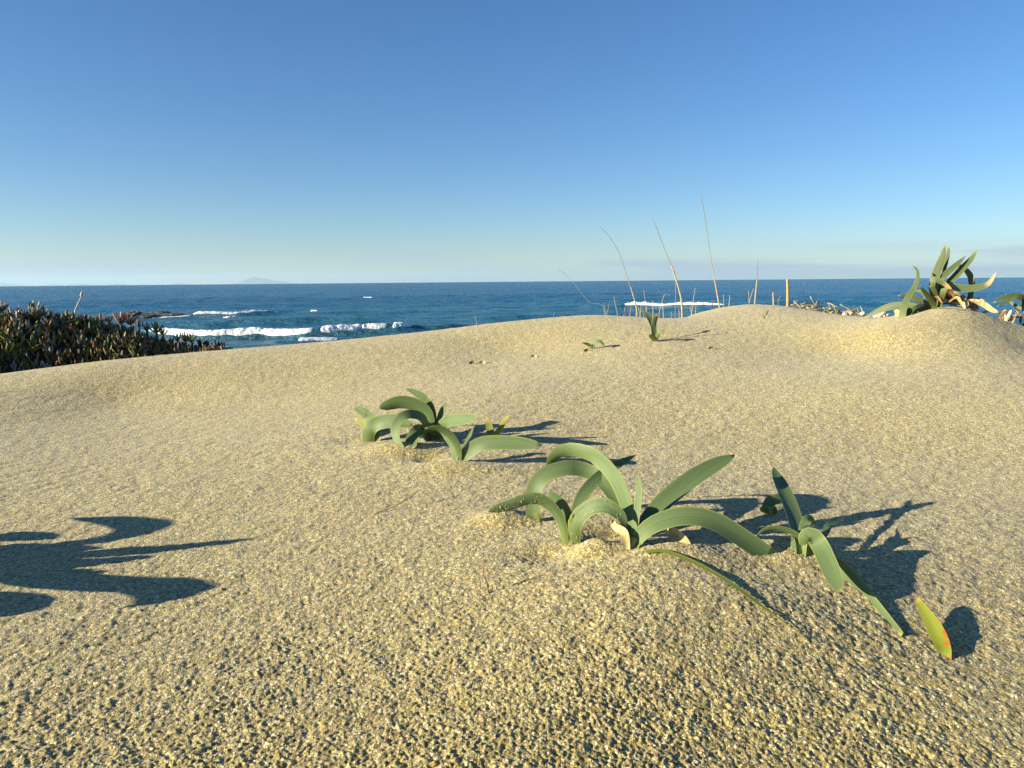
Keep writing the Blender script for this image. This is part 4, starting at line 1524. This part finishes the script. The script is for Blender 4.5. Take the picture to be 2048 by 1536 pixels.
GR = ((.10, .14, .04), (.20, .22, .07))
RD = ((.10, .09, .035), (.40, .20, .15))
for k, (px, py, s, n, col, lab) in enumerate((
        (69, 632, .085, 9, GR, 'largest bright green ice plant shoot on top of the bank'),
        (2, 624, .075, 7, RD, 'reddish ice plant shoot cut by the left edge'),
        (45, 634, .05, 6, RD, 'pinkish shoot just left of the largest green one'),
        (98, 634, .055, 6, RD, 'pale pink shoot just right of the largest green one'),
        (118, 640, .05, 6, RD, 'pinkish shoot below the foot of the grey stem'),
        (138, 642, .06, 8, GR, 'yellow green shoot at the foot of the tall grey stem'),
        (172, 646, .055, 6, RD, 'pinkish shoot right of the tall grey stem'),
        (190, 648, .05, 7, GR, 'olive shoot second right of the tall grey stem'),
        (203, 646, .055, 7, RD, 'red tipped shoot midway along the bank top'),
        (218, 648, .055, 7, RD, 'red tipped shoot left of the tallest red clump'),
        (242, 648, .07, 9, RD, 'left half of the tall red clump near the bank middle'),
        (260, 650, .07, 9, RD, 'right half of the tall red clump near the bank middle'),
        (276, 655, .055, 6, RD, 'pale red shoot right of the tall red clump'),
        (293, 662, .06, 7, RD, 'orange tipped shoot above the right shoulder of the bank'),
        (312, 666, .075, 9, GR, 'olive green shoot on the right shoulder of the bank'),
        (325, 672, .06, 6, RD, 'pale red shoot at the edge of the right shoulder'),
        (355, 682, .055, 6, RD, 'pinkish shoot left of the bright green low one'),
        (370, 684, .06, 8, RD, 'orange shoot touching the bright green low one'),
        (382, 684, .065, 8, GR, 'bright green low shoot near the right end of the bank'),
        (402, 694, .06, 8, ((.04, .045, .02), (.08, .06, .04)), 'dark shoot right of the bright green low one'),
        (415, 697, .055, 7, ((.04, .045, .02), (.08, .06, .04)), 'dark shoot third from the right end of the bank'),
        (432, 699, .06, 8, ((.04, .045, .02), (.09, .05, .04)), 'dark shoot second from the right end of the bank'),
        (445, 700, .06, 8, ((.04, .045, .02), (.09, .05, .04)), 'dark shoot at the right end of the bank'),
        (456, 703, .045, 6, ((.04, .045, .02), (.09, .05, .04)), 'last tiny dark shoot where bank meets the sand'),
        (85, 660, .05, 7, RD, 'pink flecked shoot on the bank face below the largest green one'),
        (165, 663, .05, 6, ((.25, .18, .03), (.5, .36, .05)), 'yellow shoot on the bank face left of middle'),
        (92, 678, .05, 7, ((.2, .17, .13), (.55, .48, .42)), 'pale withered shoot on the bank face at left'),
        (235, 688, .05, 7, GR, 'green shoot low on the bank face'))):
    ice_shoot(lab, px, py, s, n, col[0], col[1], 100 + k)
p = bank_pt(148, 632)
P = [np.array([p[0], p[1], gz(p[0], p[1]) - .02])] + [at_depth(a, b, p[1]) for a, b in ((150, 628), (154, 613), (160, 600), (164, 590))]
t = thing('dry_stalk', 'tall grey seed stem rising above the ice plants', 'stalk', P[0])
V, F = tube(P, .006, .004)
obj('stem', V, F, M_STALK, t, attrs={'tint': np.tile((.42, .38, .32), (len(V), 1))})
V, F = tube([P[-1] - np.array([.004, 0, .004]), P[-1] + np.array([0, 0, .012]), P[-1] + np.array([.004, 0, .022])], .010, .004)
obj('seed_head', V, F, M_STALK, t, attrs={'tint': np.tile((.45, .40, .34), (len(V), 1))})
p = bank_pt(36, 626)
stalk('thin pale grass tip above the ice plants near the left edge', [(34, 628), (36, 618), (38, 609)], p[1], 3.0, 2.0, (.5, .44, .36), group=None)

# ------------------------------------------------------------------ haze
USE_HAZE = True
if USE_HAZE:
    m = bpy.data.materials.new('haze')
    m.use_nodes = True
    t = m.node_tree
    for n in list(t.nodes):
        t.nodes.remove(n)
    ou = N(t, 'ShaderNodeOutputMaterial')
    pv = N(t, 'ShaderNodeVolumePrincipled')
    pv.inputs['Color'].default_value = (.58, .82, 1.0, 1)
    pv.inputs['Density'].default_value = 2.8e-5
    pv.inputs['Anisotropy'].default_value = 0.2
    t.links.new(pv.outputs[0], ou.inputs['Volume'])
    x0, x1, y0, y1, z0, z1 = -62000, 62000, -4000, 62000, -330, 560
    V = [(x, y, z) for x in (x0, x1) for y in (y0, y1) for z in (z0, z1)]
    F = [(0, 1, 3, 2), (4, 6, 7, 5), (0, 4, 5, 1), (2, 3, 7, 6), (0, 2, 6, 4), (1, 5, 7, 3)]
    o = obj('haze', V, F, m, smooth=False)
    o['kind'] = 'stuff'
